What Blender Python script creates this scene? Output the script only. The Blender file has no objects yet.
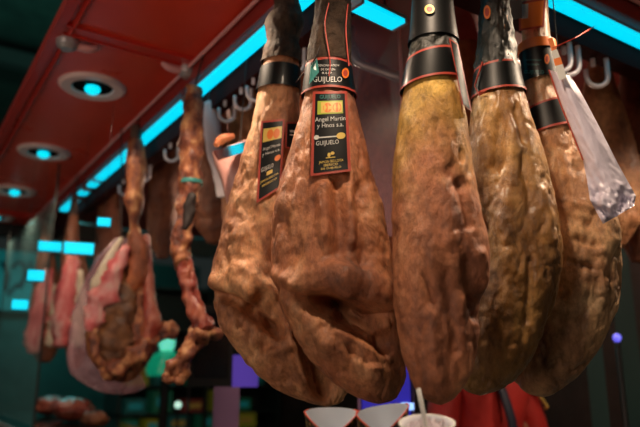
import bpy, math, random
import numpy as np
from mathutils import Vector, noise

C = bpy.context.scene.collection
SC = bpy.context.scene
PI = math.pi

def lin(r, g, b):
    f = lambda c: (c/255/12.92) if c/255 <= 0.04045 else ((c/255+0.055)/1.055)**2.4
    return (f(r), f(g), f(b))

# ------------------------------------------------------------------ camera, world, light, exposure
CAM = Vector((0, 0, 1.6))
YAW = math.atan2(.551, .8345)          # the stall corner points at the camera; X and Y run along its two faces
PITCH = math.radians(13.66)
F = 648.0
cam = bpy.data.cameras.new('camera')
camo = bpy.data.objects.new('camera', cam); C.objects.link(camo)
camo.location = CAM
camo.rotation_euler = (PI/2 + PITCH, 0, -YAW)
cam.sensor_width = 36; cam.lens = F/640*36; cam.clip_start = .02; cam.clip_end = 100
cam.dof.use_dof = True; cam.dof.focus_distance = 1.36; cam.dof.aperture_fstop = 2.2
SC.camera = camo

w = bpy.data.worlds.new('world'); SC.world = w; w.use_nodes = True
w.node_tree.nodes['Background'].inputs[0].default_value = (.35, .45, .42, 1)
w.node_tree.nodes['Background'].inputs[1].default_value = .035

SC.view_settings.view_transform = 'Standard'; SC.view_settings.look = 'None'
SC.view_settings.exposure = 0.0; SC.view_settings.gamma = 1
SC.view_settings.use_curve_mapping = False
try:
    SC.cycles.use_denoising = True
    SC.cycles.max_bounces = 8
    SC.cycles.sample_clamp_indirect = 3
except Exception:
    pass

def area(name, loc, target, size, energy, col, sy=None):
    l = bpy.data.lights.new(name, 'AREA'); l.energy = energy; l.color = col
    l.size = size
    if sy: l.shape = 'RECTANGLE'; l.size_y = sy
    o = bpy.data.objects.new(name, l); C.objects.link(o); o.location = loc
    o.rotation_euler = (Vector(target)-Vector(loc)).to_track_quat('-Z', 'Y').to_euler()
    return o
# unseen soft fill, added behind the camera's left to brighten hams and canopy
area('left_fill', (-2.3, .0, 2.5), (1.0, 1.2, 2.0), 1.0, 15, (1.0, .80, .66), .7)
area('low_canopy_fill', (-2.3, 1.3, .9), (.5, 2.8, 2.68), 1.4, 18, (1.0, .72, .56), .8)  # added low fill, brightens the canopy underside from below
area('hall_roof_fill', (-1.5, 5, 3.2), (-1.6, 5, 6.2), 1.5, 160, (.45, 1.0, .9))  # unseen fill added to lift the dark hall roof
area('aisle_light', (2.2, -3.0, 2.3), (1.2, 1.2, 2.0), 1.2, 6, (1.0, .72, .5), .8)

# ------------------------------------------------------------------ pixel rays
cy_, sy_ = math.cos(YAW), math.sin(YAW)
ct, st = math.cos(PITCH), math.sin(PITCH)
def ray(u, v):
    x = u-320; d = 213.5-v
    yf = F*ct - d*st; z = F*st + d*ct
    return Vector((x*cy_ + yf*sy_, -x*sy_ + yf*cy_, z))/F
def hit(u, v, P, n):
    r = ray(u, v); t = (Vector(P)-CAM).dot(n)/r.dot(n)
    return CAM + r*t
def hx(u, v, x): return hit(u, v, (x, 0, 0), Vector((1, 0, 0)))
def hy(u, v, y): return hit(u, v, (0, y, 0), Vector((0, 1, 0)))
def hz(u, v, z): return hit(u, v, (0, 0, z), Vector((0, 0, 1)))
def proj(p):
    q = p-CAM
    x = q.x*cy_ - q.y*sy_; yf = q.x*sy_ + q.y*cy_
    dep = yf*ct + q.z*st
    return 320+F*x/dep, 213.5-F*(q.z*ct-yf*st)/dep
def groundpt(u, D):            # point at camera height, D metres away, in column u
    r = ray(u, 371); r.z = 0; r.normalize()
    return Vector((r.x*D, r.y*D, 1.6))

# ------------------------------------------------------------------ materials
def mat(name, col, rough=.5, metal=0, emit=None, es=0, spec=.5, alpha=1, trans=0, coat=0):
    m = bpy.data.materials.new(name); m.use_nodes = True
    b = m.node_tree.nodes['Principled BSDF']
    b.inputs['Base Color'].default_value = (*col, 1)
    b.inputs['Roughness'].default_value = rough; b.inputs['Metallic'].default_value = metal
    b.inputs['Specular IOR Level'].default_value = spec
    b.inputs['Alpha'].default_value = alpha
    b.inputs['Transmission Weight'].default_value = trans
    b.inputs['Coat Weight'].default_value = coat
    if emit:
        b.inputs['Emission Color'].default_value = (*emit, 1); b.inputs['Emission Strength'].default_value = es
    return m

def noisy(name, cols, scale=6, rough=.5, bump=.15, bscale=30, stretch=(1, 1, 1), coat=0, detail=8, spec=.5, stops=None, zgrad=None, rvar=.15):
    """principled with a noise-driven ramp of colours; zgrad=(z0,z1,colour) blends a colour in above z0 (world height)"""
    m = bpy.data.materials.new(name); m.use_nodes = True
    nt = m.node_tree; N = nt.nodes; L = nt.links; b = N['Principled BSDF']
    tc = N.new('ShaderNodeNewGeometry'); mp = N.new('ShaderNodeMapping'); mp.inputs['Scale'].default_value = stretch
    L.new(tc.outputs['Position'], mp.inputs['Vector'])
    n = N.new('ShaderNodeTexNoise'); n.inputs['Scale'].default_value = scale; n.inputs['Detail'].default_value = detail
    n.inputs['Roughness'].default_value = .62; n.inputs['Distortion'].default_value = .4
    L.new(mp.outputs[0], n.inputs['Vector'])
    r = N.new('ShaderNodeValToRGB'); L.new(n.outputs['Fac'], r.inputs['Fac'])
    e = r.color_ramp.elements
    while len(e) < len(cols): e.new(.5)
    for i, c in enumerate(cols):
        e[i].position = stops[i] if stops else .3+.4*i/max(1, len(cols)-1)
        e[i].color = (*c, 1)
    out = r.outputs['Color']
    if zgrad:
        sx = N.new('ShaderNodeSeparateXYZ'); L.new(tc.outputs['Position'], sx.inputs[0])
        mr = N.new('ShaderNodeMapRange'); mr.inputs['From Min'].default_value = zgrad[0]; mr.inputs['From Max'].default_value = zgrad[1]
        n3 = N.new('ShaderNodeTexNoise'); n3.inputs['Scale'].default_value = 9; L.new(tc.outputs['Position'], n3.inputs['Vector'])
        ad = N.new('ShaderNodeMath'); ad.operation = 'MULTIPLY_ADD'; L.new(n3.outputs['Fac'], ad.inputs[0]); ad.inputs[1].default_value = .3
        L.new(sx.outputs['Z'], ad.inputs[2])
        sb = N.new('ShaderNodeMath'); sb.operation = 'SUBTRACT'; L.new(ad.outputs[0], sb.inputs[0]); sb.inputs[1].default_value = .15
        L.new(sb.outputs[0], mr.inputs['Value'])
        mx = N.new('ShaderNodeMix'); mx.data_type = 'RGBA'; L.new(mr.outputs[0], mx.inputs[0]); L.new(out, mx.inputs[6])
        n4 = N.new('ShaderNodeTexNoise'); n4.inputs['Scale'].default_value = 14; n4.inputs['Detail'].default_value = 6; L.new(tc.outputs['Position'], n4.inputs['Vector'])
        r4 = N.new('ShaderNodeValToRGB'); L.new(n4.outputs['Fac'], r4.inputs['Fac'])
        r4.color_ramp.elements[0].position = .35; r4.color_ramp.elements[1].position = .65
        c = zgrad[2]; r4.color_ramp.elements[0].color = (c[0]*.6, c[1]*.5, c[2]*.5, 1); r4.color_ramp.elements[1].color = (*c, 1)
        L.new(r4.outputs['Color'], mx.inputs[7]); out = mx.outputs[2]
    L.new(out, b.inputs['Base Color'])
    n2 = N.new('ShaderNodeTexNoise'); n2.inputs['Scale'].default_value = bscale; n2.inputs['Detail'].default_value = 10; n2.inputs['Roughness'].default_value = .65
    L.new(mp.outputs[0], n2.inputs['Vector'])
    bp = N.new('ShaderNodeBump'); bp.inputs['Strength'].default_value = bump; bp.inputs['Distance'].default_value = .02
    L.new(n2.outputs['Fac'], bp.inputs['Height']); L.new(bp.outputs[0], b.inputs['Normal'])
    rr = N.new('ShaderNodeMapRange'); rr.inputs['To Min'].default_value = max(0.03, rough-rvar); rr.inputs['To Max'].default_value = rough+rvar
    rr.inputs['From Min'].default_value = .3; rr.inputs['From Max'].default_value = .7
    L.new(n2.outputs['Fac'], rr.inputs['Value']); L.new(rr.outputs[0], b.inputs['Roughness'])
    b.inputs['Specular IOR Level'].default_value = spec; b.inputs['Coat Weight'].default_value = coat
    b.inputs['Coat Roughness'].default_value = .3
    return m

M = {}
M['red'] = noisy('red_enamel', [lin(218, 62, 36), lin(232, 72, 44)], 2, .30, .02, 5, spec=.5, rvar=.05)
M['red_trim'] = mat('red_trim', lin(200, 55, 45), .3)
M['pink_metal'] = mat('pink_metal', lin(240, 175, 172), .3, .1)
M['dark_red'] = mat('dark_red', lin(135, 42, 36), .45)
M['dark'] = mat('dark_paint', lin(30, 32, 30), .6)
M['black'] = mat('black_plastic', lin(14, 14, 15), .35)
M['hall'] = noisy('hall_roof', [lin(24, 60, 54), lin(60, 105, 92)], 1.2, .7, .1, 4)
M['hall_beam'] = mat('hall_beam', lin(44, 62, 58), .6)
M['wall'] = noisy('dark_wall', [lin(34, 26, 24), lin(60, 42, 38)], 3, .7, .1, 10)
M['floor'] = noisy('floor_tiles', [lin(60, 55, 50), lin(85, 78, 70)], 3, .5, .1, 10)
M['ring'] = mat('lamp_ring', lin(240, 212, 206), .4)
M['baffle'] = mat('baffle_black', (.004, .004, .004), .8, spec=.05)
M['led'] = mat('led', (0, .5, .6), .5, emit=(0.0, .55, .75), es=1.35)
M['bulb'] = mat('bulb', (0, .5, .6), .5, emit=(0.0, .55, .7), es=1.5)
M['steel'] = mat('brushed_steel', lin(190, 186, 186), .38, .55)
M['white_metal'] = mat('white_enamel', lin(225, 220, 225), .25, .1)
M['hoof'] = noisy('hoof', [lin(60, 45, 38), lin(100, 75, 60)], 20, .5, .4, 40)
M['label'] = mat('label_black', lin(8, 11, 12), .42, spec=.3, coat=.08)
M['label_red'] = mat('label_red', lin(170, 62, 46), .5)
M['label_white'] = mat('label_white', lin(205, 205, 200), .4)
M['label_gold'] = mat('label_gold', lin(215, 185, 90), .4)
M['label_green'] = mat('label_green', lin(160, 175, 60), .4)
M['label_orange'] = mat('label_orange', lin(225, 120, 45), .4)
M['label_teal'] = mat('label_teal', lin(60, 130, 125), .3)
M['cord'] = mat('cord', lin(190, 60, 45), .6)
M['dark_cord'] = mat('dark_cord', lin(40, 30, 28), .6)
M['wrap'] = noisy('plastic_wrap_dark', [lin(10, 13, 11), lin(34, 34, 26)], 14, .38, .4, 26, coat=.1, spec=.4)
M['wrap_brown'] = noisy('wrap_brown', [lin(30, 23, 18), lin(88, 68, 52)], 22, .75, .7, 40, coat=0, spec=.25)
M['paper'] = noisy('paper', [lin(200, 190, 195), lin(225, 215, 222)], 4, .5, .1, 12)

def ham_mat(name, cols, z=None, rough=.52, coat=.06, stops=None, bump=.5, scale=9):
    m = noisy(name, cols, scale, rough, bump, 42, (1, 1, .6), coat, stops=stops, zgrad=z)
    nt = m.node_tree; N = nt.nodes; L = nt.links; b = N['Principled BSDF']
    g = N.new('ShaderNodeNewGeometry')
    def tex(sc, det=8, ro=.65, dist=0, st=(1, 1, .6)):
        mp = N.new('ShaderNodeMapping'); mp.inputs['Scale'].default_value = st; L.new(g.outputs['Position'], mp.inputs['Vector'])
        t = N.new('ShaderNodeTexNoise'); t.inputs['Scale'].default_value = sc; t.inputs['Detail'].default_value = det
        t.inputs['Roughness'].default_value = ro; t.inputs['Distortion'].default_value = dist; L.new(mp.outputs[0], t.inputs['Vector']); return t
    # fine mottling: dark freckles and pale salt bloom
    src = b.inputs['Base Color'].links[0].from_socket
    t1 = tex(70, 6, .7); r1 = N.new('ShaderNodeValToRGB'); L.new(t1.outputs['Fac'], r1.inputs['Fac'])
    e = r1.color_ramp.elements; e[0].position = .34; e[0].color = (.38, .34, .32, 1); e[1].position = .56; e[1].color = (1.12, 1.1, 1.08, 1)
    m1 = N.new('ShaderNodeMix'); m1.data_type = 'RGBA'; m1.blend_type = 'MULTIPLY'; m1.inputs[0].default_value = .6
    L.new(src, m1.inputs[6]); L.new(r1.outputs['Color'], m1.inputs[7])
    t2 = tex(5.5, 9, .7, .8); r2 = N.new('ShaderNodeValToRGB'); L.new(t2.outputs['Fac'], r2.inputs['Fac'])
    e = r2.color_ramp.elements; e[0].position = .36; e[0].color = (.42, .36, .34, 1); e[1].position = .55; e[1].color = (1.1, 1.08, 1.05, 1)
    m2 = N.new('ShaderNodeMix'); m2.data_type = 'RGBA'; m2.blend_type = 'MULTIPLY'; m2.inputs[0].default_value = .55
    L.new(m1.outputs[2], m2.inputs[6]); L.new(r2.outputs['Color'], m2.inputs[7]); L.new(m2.outputs[2], b.inputs['Base Color'])
    # relief
    t3 = tex(16, 10, .68, .6); b3 = N.new('ShaderNodeBump'); b3.inputs['Strength'].default_value = .8; b3.inputs['Distance'].default_value = .014
    L.new(t3.outputs['Fac'], b3.inputs['Height'])
    t4 = tex(110, 6, .7); b4 = N.new('ShaderNodeBump'); b4.inputs['Strength'].default_value = .7; b4.inputs['Distance'].default_value = .004
    L.new(t4.outputs['Fac'], b4.inputs['Height']); L.new(b3.outputs[0], b4.inputs['Normal']); L.new(b4.outputs[0], b.inputs['Normal'])
    return m
R = lin
ST = [.3, .45, .58, .74]
_w = Vector(ray(436, 260)); _P = _w*(.90/_w.y)
ZC0, ZC1 = hit(436, 205, _P, Vector((_w.x, _w.y, 0))).z, hit(436, 125, _P, Vector((_w.x, _w.y, 0))).z
M['ham_a'] = ham_mat('ham_rind_tan', [R(123, 75, 51), R(187, 125, 84), R(218, 161, 112), R(232, 193, 146)], stops=ST)
M['ham_b'] = ham_mat('ham_rind_russet', [R(107, 62, 41), R(170, 104, 68), R(201, 135, 91), R(220, 169, 124)], stops=ST)
M['ham_c'] = ham_mat('ham_rind_yellow', [R(127, 74, 49), R(187, 118, 80), R(212, 143, 99), R(230, 179, 135)], z=(ZC0, ZC1, R(232, 188, 88)), stops=ST)
M['ham_d'] = ham_mat('ham_rind_ochre', [R(103, 66, 33), R(160, 113, 59), R(191, 145, 82), R(212, 177, 111)], stops=ST, coat=.35, rough=.38)
M['ham_e'] = ham_mat('ham_rind_pale', [R(127, 86, 56), R(187, 138, 96), R(212, 169, 122), R(230, 198, 151)], stops=ST, coat=.25)
M['ham_far'] = ham_mat('ham_rind_far', [R(70, 36, 22), R(120, 68, 40), R(150, 95, 60)])
M['ham_orange'] = ham_mat('ham_rind_orange', [R(104, 50, 26), R(165, 86, 46), R(192, 124, 78)])
M['leg'] = noisy('trimmed_leg', [R(58, 22, 14), R(122, 58, 34), R(170, 104, 62), R(214, 164, 112)], 26, .4, .7, 60, (1, 1, .7), coat=.25, stops=[.32, .45, .56, .68])
M['hollow'] = noisy('hollow_brown', [R(50, 26, 14), R(104, 62, 32), R(146, 96, 52)], 20, .4, .7, 50, coat=.2)
M['meat'] = noisy('cured_meat', [R(86, 26, 20), R(140, 56, 44), R(180, 108, 80)], 16, .3, .4, 40, (1, 1, .4), coat=.4, stops=[.3, .5, .68])
M['pink_meat'] = noisy('pink_meat', [R(190, 70, 72), R(220, 110, 112), R(235, 190, 180)], 14, .3, .3, 30, (1, 1, .4), coat=.4)
M['fat'] = noisy('fat', [R(205, 190, 160), R(225, 215, 195)], 14, .35, .3, 30, coat=.3)

# ------------------------------------------------------------------ mesh helpers
def obj(name, verts, faces, mats, parent=None, fm=None, smooth=True, origin=None):
    if origin is None:
        origin = Vector(parent['_o']) if parent is not None else Vector((0, 0, 0))
    me = bpy.data.meshes.new(name)
    me.from_pydata([tuple(Vector(v)-origin) for v in verts], [], faces)
    if not isinstance(mats, (list, tuple)): mats = [mats]
    for m in mats: me.materials.append(M[m] if isinstance(m, str) else m)
    if fm: me.polygons.foreach_set('material_index', fm)
    if smooth: me.polygons.foreach_set('use_smooth', [True]*len(faces))
    me.update()
    o = bpy.data.objects.new(name, me); C.objects.link(o)
    if parent is not None: o.parent = parent
    else: o.location = origin
    return o
def thing(name, loc, label, cat, group=None):
    o = bpy.data.objects.new(name, None); C.objects.link(o); o.location = loc; o.empty_display_size = .05
    o['_o'] = tuple(loc); o['label'] = label; o['category'] = cat
    if group: o['group'] = group
    return o
def tag(o, label, cat, group=None):
    o['label'] = label; o['category'] = cat
    if group: o['group'] = group
    return o
def struct(o): o['kind'] = 'structure'; return o

class MB:
    def __init__(s): s.v = []; s.f = []; s.m = []
    def add(s, v, f, mi=0):
        k = len(s.v); s.v += [Vector(p) for p in v]; s.f += [tuple(i+k for i in q) for q in f]; s.m += [mi]*len(f)
    def box(s, a, b, mi=0, bev=0):
        x0, y0, z0 = a; x1, y1, z1 = b
        v = [(x, y, z) for x in (x0, x1) for y in (y0, y1) for z in (z0, z1)]
        s.add(v, [(0, 1, 3, 2), (4, 6, 7, 5), (0, 4, 5, 1), (2, 3, 7, 6), (0, 2, 6, 4), (1, 5, 7, 3)], mi)
    def obox(s, c, ux, uy, uz, mi=0):     # centre and three half-axis vectors
        c = Vector(c); v = [c+ux*a+uy*b+uz*d for a in (-1, 1) for b in (-1, 1) for d in (-1, 1)]
        s.add(v, [(0, 1, 3, 2), (4, 6, 7, 5), (0, 4, 5, 1), (2, 3, 7, 6), (0, 2, 6, 4), (1, 5, 7, 3)], mi)
    def tube(s, pts, rad, seg=12, mi=0, sub=1, nz=0, seed=0, flat=None):
        pts = [Vector(p) for p in pts]
        if not isinstance(rad, (list, tuple)): rad = [rad]*len(pts)
        if sub > 1:
            P = []; Q = []
            n = len(pts)
            for i in range(n-1):
                p0, p1, p2, p3 = pts[max(0, i-1)], pts[i], pts[i+1], pts[min(n-1, i+2)]
                for k in range(sub):
                    t = k/sub
                    P.append(.5*((2*p1)+(p2-p0)*t+(2*p0-5*p1+4*p2-p3)*t*t+(3*p1-p0-3*p2+p3)*t**3))
                    tt = t*t*(3-2*t); Q.append(rad[i]*(1-tt)+rad[i+1]*tt)
            P.append(pts[-1]); Q.append(rad[-1]); pts, rad = P, Q
        n = len(pts); V = []; prev = None
        for i, p in enumerate(pts):
            t = (pts[min(n-1, i+1)]-pts[max(0, i-1)]).normalized()
            if prev is None:
                a = Vector((0, 0, 1)) if abs(t.z) < .9 else Vector((1, 0, 0))
                nrm = t.cross(a).normalized()
            else: nrm = (prev-t*prev.dot(t)).normalized()
            prev = nrm; bn = t.cross(nrm)
            for j in range(seg):
                a = 2*PI*j/seg; d = nrm*math.cos(a)+bn*math.sin(a)
                r = rad[i]
                if nz: r *= 1+nz*noise.fractal((p+d*r)*28+Vector((seed, 0, 0)), 1, 2, 4)
                q = p+d*r
                if flat: q = q-flat[0]*((q-p).dot(flat[0]))*(1-flat[1])
                V.append(q)
        Fc = [(i*seg+j, i*seg+(j+1) % seg, (i+1)*seg+(j+1) % seg, (i+1)*seg+j) for i in range(n-1) for j in range(seg)]
        k = len(V); V += [pts[0]-(pts[1]-pts[0]).normalized()*rad[0]*.5, pts[-1]+(pts[-1]-pts[-2]).normalized()*rad[-1]*.5]
        Fc += [(k, (j+1) % seg, j) for j in range(seg)] + [(k+1, (n-1)*seg+j, (n-1)*seg+(j+1) % seg) for j in range(seg)]
        s.add(V, Fc, mi)
    def lathe(s, c, prof, seg=32, mi=0, axis=None):
        c = Vector(c); V = []
        for r, z in prof:
            for j in range(seg):
                a = 2*PI*j/seg; V.append(c+Vector((r*math.cos(a), r*math.sin(a), z)))
        n = len(prof)
        s.add(V, [(i*seg+j, i*seg+(j+1) % seg, (i+1)*seg+(j+1) % seg, (i+1)*seg+j) for i in range(n-1) for j in range(seg)], mi)
    def build(s, name, mats, parent=None, smooth=False, origin=None):
        return obj(name, s.v, s.f, mats, parent, s.m, smooth, origin)

def autosmooth(o, ang=.6):
    me = o.data; me.polygons.foreach_set('use_smooth', [True]*len(me.polygons))
    try:
        me.set_sharp_from_angle(angle=ang)
    except Exception: pass
    return o

_tc = {}
def text_geo(s):
    if s in _tc: return _tc[s]
    cu = bpy.data.curves.new('t', 'FONT'); cu.body = s; cu.size = 1; cu.align_x = 'CENTER'; cu.align_y = 'CENTER'; cu.resolution_u = 2
    o = bpy.data.objects.new('t', cu); C.objects.link(o)
    dg = bpy.context.evaluated_depsgraph_get(); dg.update()
    me = bpy.data.meshes.new_from_object(o.evaluated_get(dg))
    v = [tuple(x.co) for x in me.vertices]; f = [tuple(p.vertices) for p in me.polygons]
    bpy.data.objects.remove(o); bpy.data.meshes.remove(me); bpy.data.curves.remove(cu)
    xs = [p[0] for p in v]; wd = max(xs)-min(xs); cx = (max(xs)+min(xs))/2
    _tc[s] = ([((p[0]-cx)/wd, p[1]) for p in v], f, wd)
    return _tc[s]

# ================================================================== THE SETTING
CZ = 2.68            # underside of the canopy
XO, XI = .333, .80   # outer and inner edge of the canopy over the left face
YO, YI = .40, .93
YE = 5.25
mb = MB()
mb.box((-12, -8, -.05), (14, 16, 0)); struct(mb.build('floor', 'floor'))
# canopy underside: two sheets meeting at the corner
mb = MB()
mb.add([(XO, YO, CZ), (6.5, YO, CZ), (6.5, YI, CZ), (XI, YI, CZ), (XI, YE, CZ), (XO, YE, CZ)], [(0, 1, 2, 3), (0, 3, 4, 5)])
mb.add([(XO, YO, CZ+.05), (6.5, YO, CZ+.05), (6.5, YI, CZ+.05), (XI, YI, CZ+.05), (XI, YE, CZ+.05), (XO, YE, CZ+.05)], [(3, 2, 1, 0), (5, 4, 3, 0)])
struct(mb.build('ceiling', 'red'))
# canopy frame: outer edge profile, inner fascia, cross joints
mb = MB()
mb.box((XO-.01, YO-.01, CZ-.012), (XO+.02, YE, CZ+.03)); mb.box((XO, YO-.01, CZ-.012), (6.5, YO+.02, CZ+.03))
mb.tube([(XO+.045, YO+.045, CZ-.004), (XO+.045, YE, CZ-.004)], .008, 8)
struct(mb.build('trim_1', 'red_trim'))
mb = MB()
mb.box((XI, YI, 2.612), (XI+.04, YE, CZ+.05)); mb.box((XI, YI, 2.612), (6.5, YI+.04, CZ+.05))
struct(mb.build('trim_2', 'dark_red'))
mb = MB()
mb.tube([(XI-.012, YI-.012, CZ-.014), (XI-.012, YE, CZ-.014)], .007, 8); mb.tube([(XI-.012, YI-.012, CZ-.014), (6.5, YI-.012, CZ-.014)], .007, 8)
struct(autosmooth(mb.build('trim_3', 'pink_metal')))
mb = MB()
for y in (2.03, 4.9, .98):
    mb.box((XO, y-.03, CZ-.012), (XI, y-.022, CZ)); mb.box((XO, y+.03, CZ-.012), (XI, y+.038, CZ)); mb.box((XO, y-.022, CZ-.006), (XI, y+.03, CZ))
for x in (1.9, 4.2):
    mb.box((x-.03, YO, CZ-.012), (x-.022, YI, CZ)); mb.box((x+.03, YO, CZ-.012), (x+.038, YI, CZ))
struct(mb.build('trim_4', 'red_trim'))
mb = MB(); mb.box((XO-.03, YE, CZ-.10), (6.5, YE+.08, CZ+.05)); struct(mb.build('trim_5', 'dark'))
# inner ceiling of the stall, behind the light strip
mb = MB(); mb.box((XI+.16, YI+.16, 2.74), (6.5, YE, 2.78)); struct(mb.build('ceiling', 'dark_red'))
# hook beams
mb = MB(); mb.box((.885, 1.02, 2.53), (.94, YE, 2.60)); mb.box((.885, 1.02, 2.60), (.90, YE, 2.78))
mb.box((.94, 1.02, 2.53), (6.5, 1.075, 2.60)); mb.box((.94, 1.06, 2.60), (6.5, 1.075, 2.78))
M['beam'] = mat('hook_beam', lin(58, 22, 20), .8, spec=.1)
struct(mb.build('trim_6', 'beam'))
# back walls, hall roof
mb = MB(); mb.box((3.7, 1.3, 0), (3.8, 9.2, 2.74)); struct(mb.build('wall_right', 'wall'))
mb = MB(); mb.box((-3.5, 9.0, 0), (3.8, 9.2, 3.1)); M['wall_far'] = noisy('far_wall', [lin(30, 66, 62), lin(62, 100, 92)], 1.5, .6, .1, 6)
struct(mb.build('wall_back', 'wall_far'))
mb = MB(); mb.box((-9, -7, 6.2), (12, 15, 6.3)); struct(mb.build('ceiling', 'hall'))
mb = MB()
for x, z, s in ((.12, 3.05, .05), (-.32, 3.5, .06), (-.9, 4.2, .09), (-1.9, 5.0, .1)):
    mb.box((x-s, -3, z-s), (x+s, 12, z+s))
for y in (3.0, 6.0, 9.0):
    mb.box((-8, y-.1, 5.6), (4, y+.1, 5.8))
struct(mb.build('trim_7', 'hall_beam'))

# ------------------------------------------------------------------ LED strips
def led(a, b, label, wdt=.045):
    a = Vector(a); b = Vector(b); t = thing('led_tube', (a+b)/2, label, 'light strip', 'bright cyan light strips along the canopy edge')
    d = (b-a); L = d.length/2; d.normalize(); s = Vector((-d.y, d.x, 0)).normalized(); z = Vector((0, 0, 1))
    m = MB(); m.obox((a+b)/2+z*.0, d*(L-.012), s*wdt/2, z*.006); m.build('diffuser', 'led', t)
    m = MB(); m.obox((a+b)/2+z*.012, d*L, s*wdt/2, z*.006)
    for e in (a+d*.006, b-d*.006): m.obox(e, d*.005, s*(wdt/2+.001), z*.007)
    m.build('housing', 'steel', t)
    return t
ly = lambda v_u: hz(v_u[0], v_u[1], 2.6).y
xs = .848
seams = [1.04, 2.235, 3.0, 3.42]
led((xs, 1.05, 2.6), (xs, ly((186, 99)), 2.6), 'cyan light strip on the left canopy edge, the near one running out of frame above')
led((xs, ly((185, 100)), 2.6), (xs, ly((138, 147)), 2.6), 'second cyan light strip from the near end of the left edge')
led((xs, ly((136, 149)), 2.6), (xs, ly((101, 180)), 2.6), 'third cyan light strip along the left edge, above the orange shank')
led((xs, ly((99, 181)), 2.6), (xs, ly((93, 187)), 2.6), 'tiny round-looking cyan light strip piece after the third strip')
led((xs, ly((87, 190)), 2.6), (xs, ly((82, 195)), 2.6), 'smallest cyan light strip piece near the far end')
led((xs, ly((77, 199)), 2.6), (xs, ly((66, 211)), 2.6), 'farthest cyan light strip piece on the left edge')
led((.80, .985, 2.6), (4.6, .985, 2.6), 'long cyan light strip on the right canopy edge at top right')
a = hz(330, -8, 2.51); b = hz(401, 26, 2.51)
a = b+(a-b)*((b.x-.888)/(b.x-a.x))
t = led(a, b, 'short inner cyan light strip seen between the second and third hams', .05); t['group'] = 'cyan strips inside the stall'

# ------------------------------------------------------------------ downlights
DL = [(.549, 2.44, 'round white-rimmed downlight nearest in the red canopy, beside the cross joint'),
      (.549, 3.37, 'middle round white-rimmed downlight in the red canopy'),
      (.549, 4.24, 'third round white-rimmed downlight, smaller and further left'),
      (.549, 5.06, 'farthest round downlight at the left frame edge')]
DLh = [(.549, 1.5), (.60, .67), (1.5, .67), (2.5, .67)]
def downlight(x, y, label, power):
    t = thing('recessed_downlight', (x, y, CZ), label, 'ceiling light', 'round downlights in the red canopy')
    m = MB(); m.lathe((x, y, CZ), [(.075, -.004), (.08, -.012), (.115, -.014), (.125, -.006), (.127, .0)], 40)
    autosmooth(m.build('trim_ring', 'ring', t))
    m = MB(); m.lathe((x, y, CZ), [(.078, -.003), (.06, -.0025), (.03, -.002), (.001, -.002)], 32)
    m.build('baffle', 'baffle', t)
    m = MB(); m.lathe((x, y, CZ), [(.001, -.034), (.016, -.032), (.028, -.022), (.03, -.012), (.026, -.004)], 20)
    autosmooth(m.build('bulb', 'bulb', t))
    l = bpy.data.lights.new('spot', 'SPOT'); l.energy = power; l.color = (1.0, .76, .54); l.spot_size = math.radians(140); l.spot_blend = .6
    l.shadow_soft_size = .03
    o = bpy.data.objects.new('spot', l); C.objects.link(o); o.parent = t; o.location = (0, 0, -.045)
for x, y, lb in DL: downlight(x, y, lb, 12)
for k, (x, y) in enumerate(DLh): downlight(x, y, ('round downlight in the canopy above the near left hams', 'round downlight at the canopy corner', 'round downlight above the pale tan ham', 'round downlight farthest along the right canopy')[k], (37, 25, 44, 50)[k])

def bracket(p, flip, label):
    t = thing('clamp_bracket', p, label, 'bracket', 'metal brackets at the canopy joint')
    m = MB()
    pr = [(.001, -.045), (.02, -.043), (.034, -.03), (.038, -.012), (.036, 0)]
    m.lathe(p, pr, 20); autosmooth(m.build('cap', 'steel', t))
    m = MB(); q = Vector(p); s = flip
    m.tube([q+Vector((.03*s, 0, -.02)), q+Vector((.07*s, 0, -.02)), q+Vector((.095*s, 0, -.008))], [.016, .015, .012], 12, sub=3)
    autosmooth(m.build('arm', 'pink_metal', t))
pa = hz(68, 38, CZ); bracket((pa.x, pa.y, CZ), 1, 'grey metal bracket at the outer end of the red canopy joint')
pb = hz(188, 67, CZ); bracket((pb.x, pb.y, CZ), -1, 'grey metal bracket at the inner end of the canopy joint, by the light strip')
pc = hz(82, 158, CZ)

# ================================================================== HAMS
def crom(xs_, ys, x):
    xs_ = list(xs_); n = len(xs_)
    i = max(0, min(n-2, int(np.searchsorted(xs_, x)-1)))
    h = xs_[i+1]-xs_[i]; t = (x-xs_[i])/h
    def sl(k):
        if k == 0: return (ys[1]-ys[0])/(xs_[1]-xs_[0])
        if k == n-1: return (ys[-1]-ys[-2])/(xs_[-1]-xs_[-2])
        return (ys[k+1]-ys[k-1])/(xs_[k+1]-xs_[k-1])
    m0, m1 = sl(i)*h, sl(i+1)*h
    return (2*t**3-3*t*t+1)*ys[i]+(t**3-2*t*t+t)*m0+(-2*t**3+3*t*t)*ys[i+1]+(t**3-t*t)*m1

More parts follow.
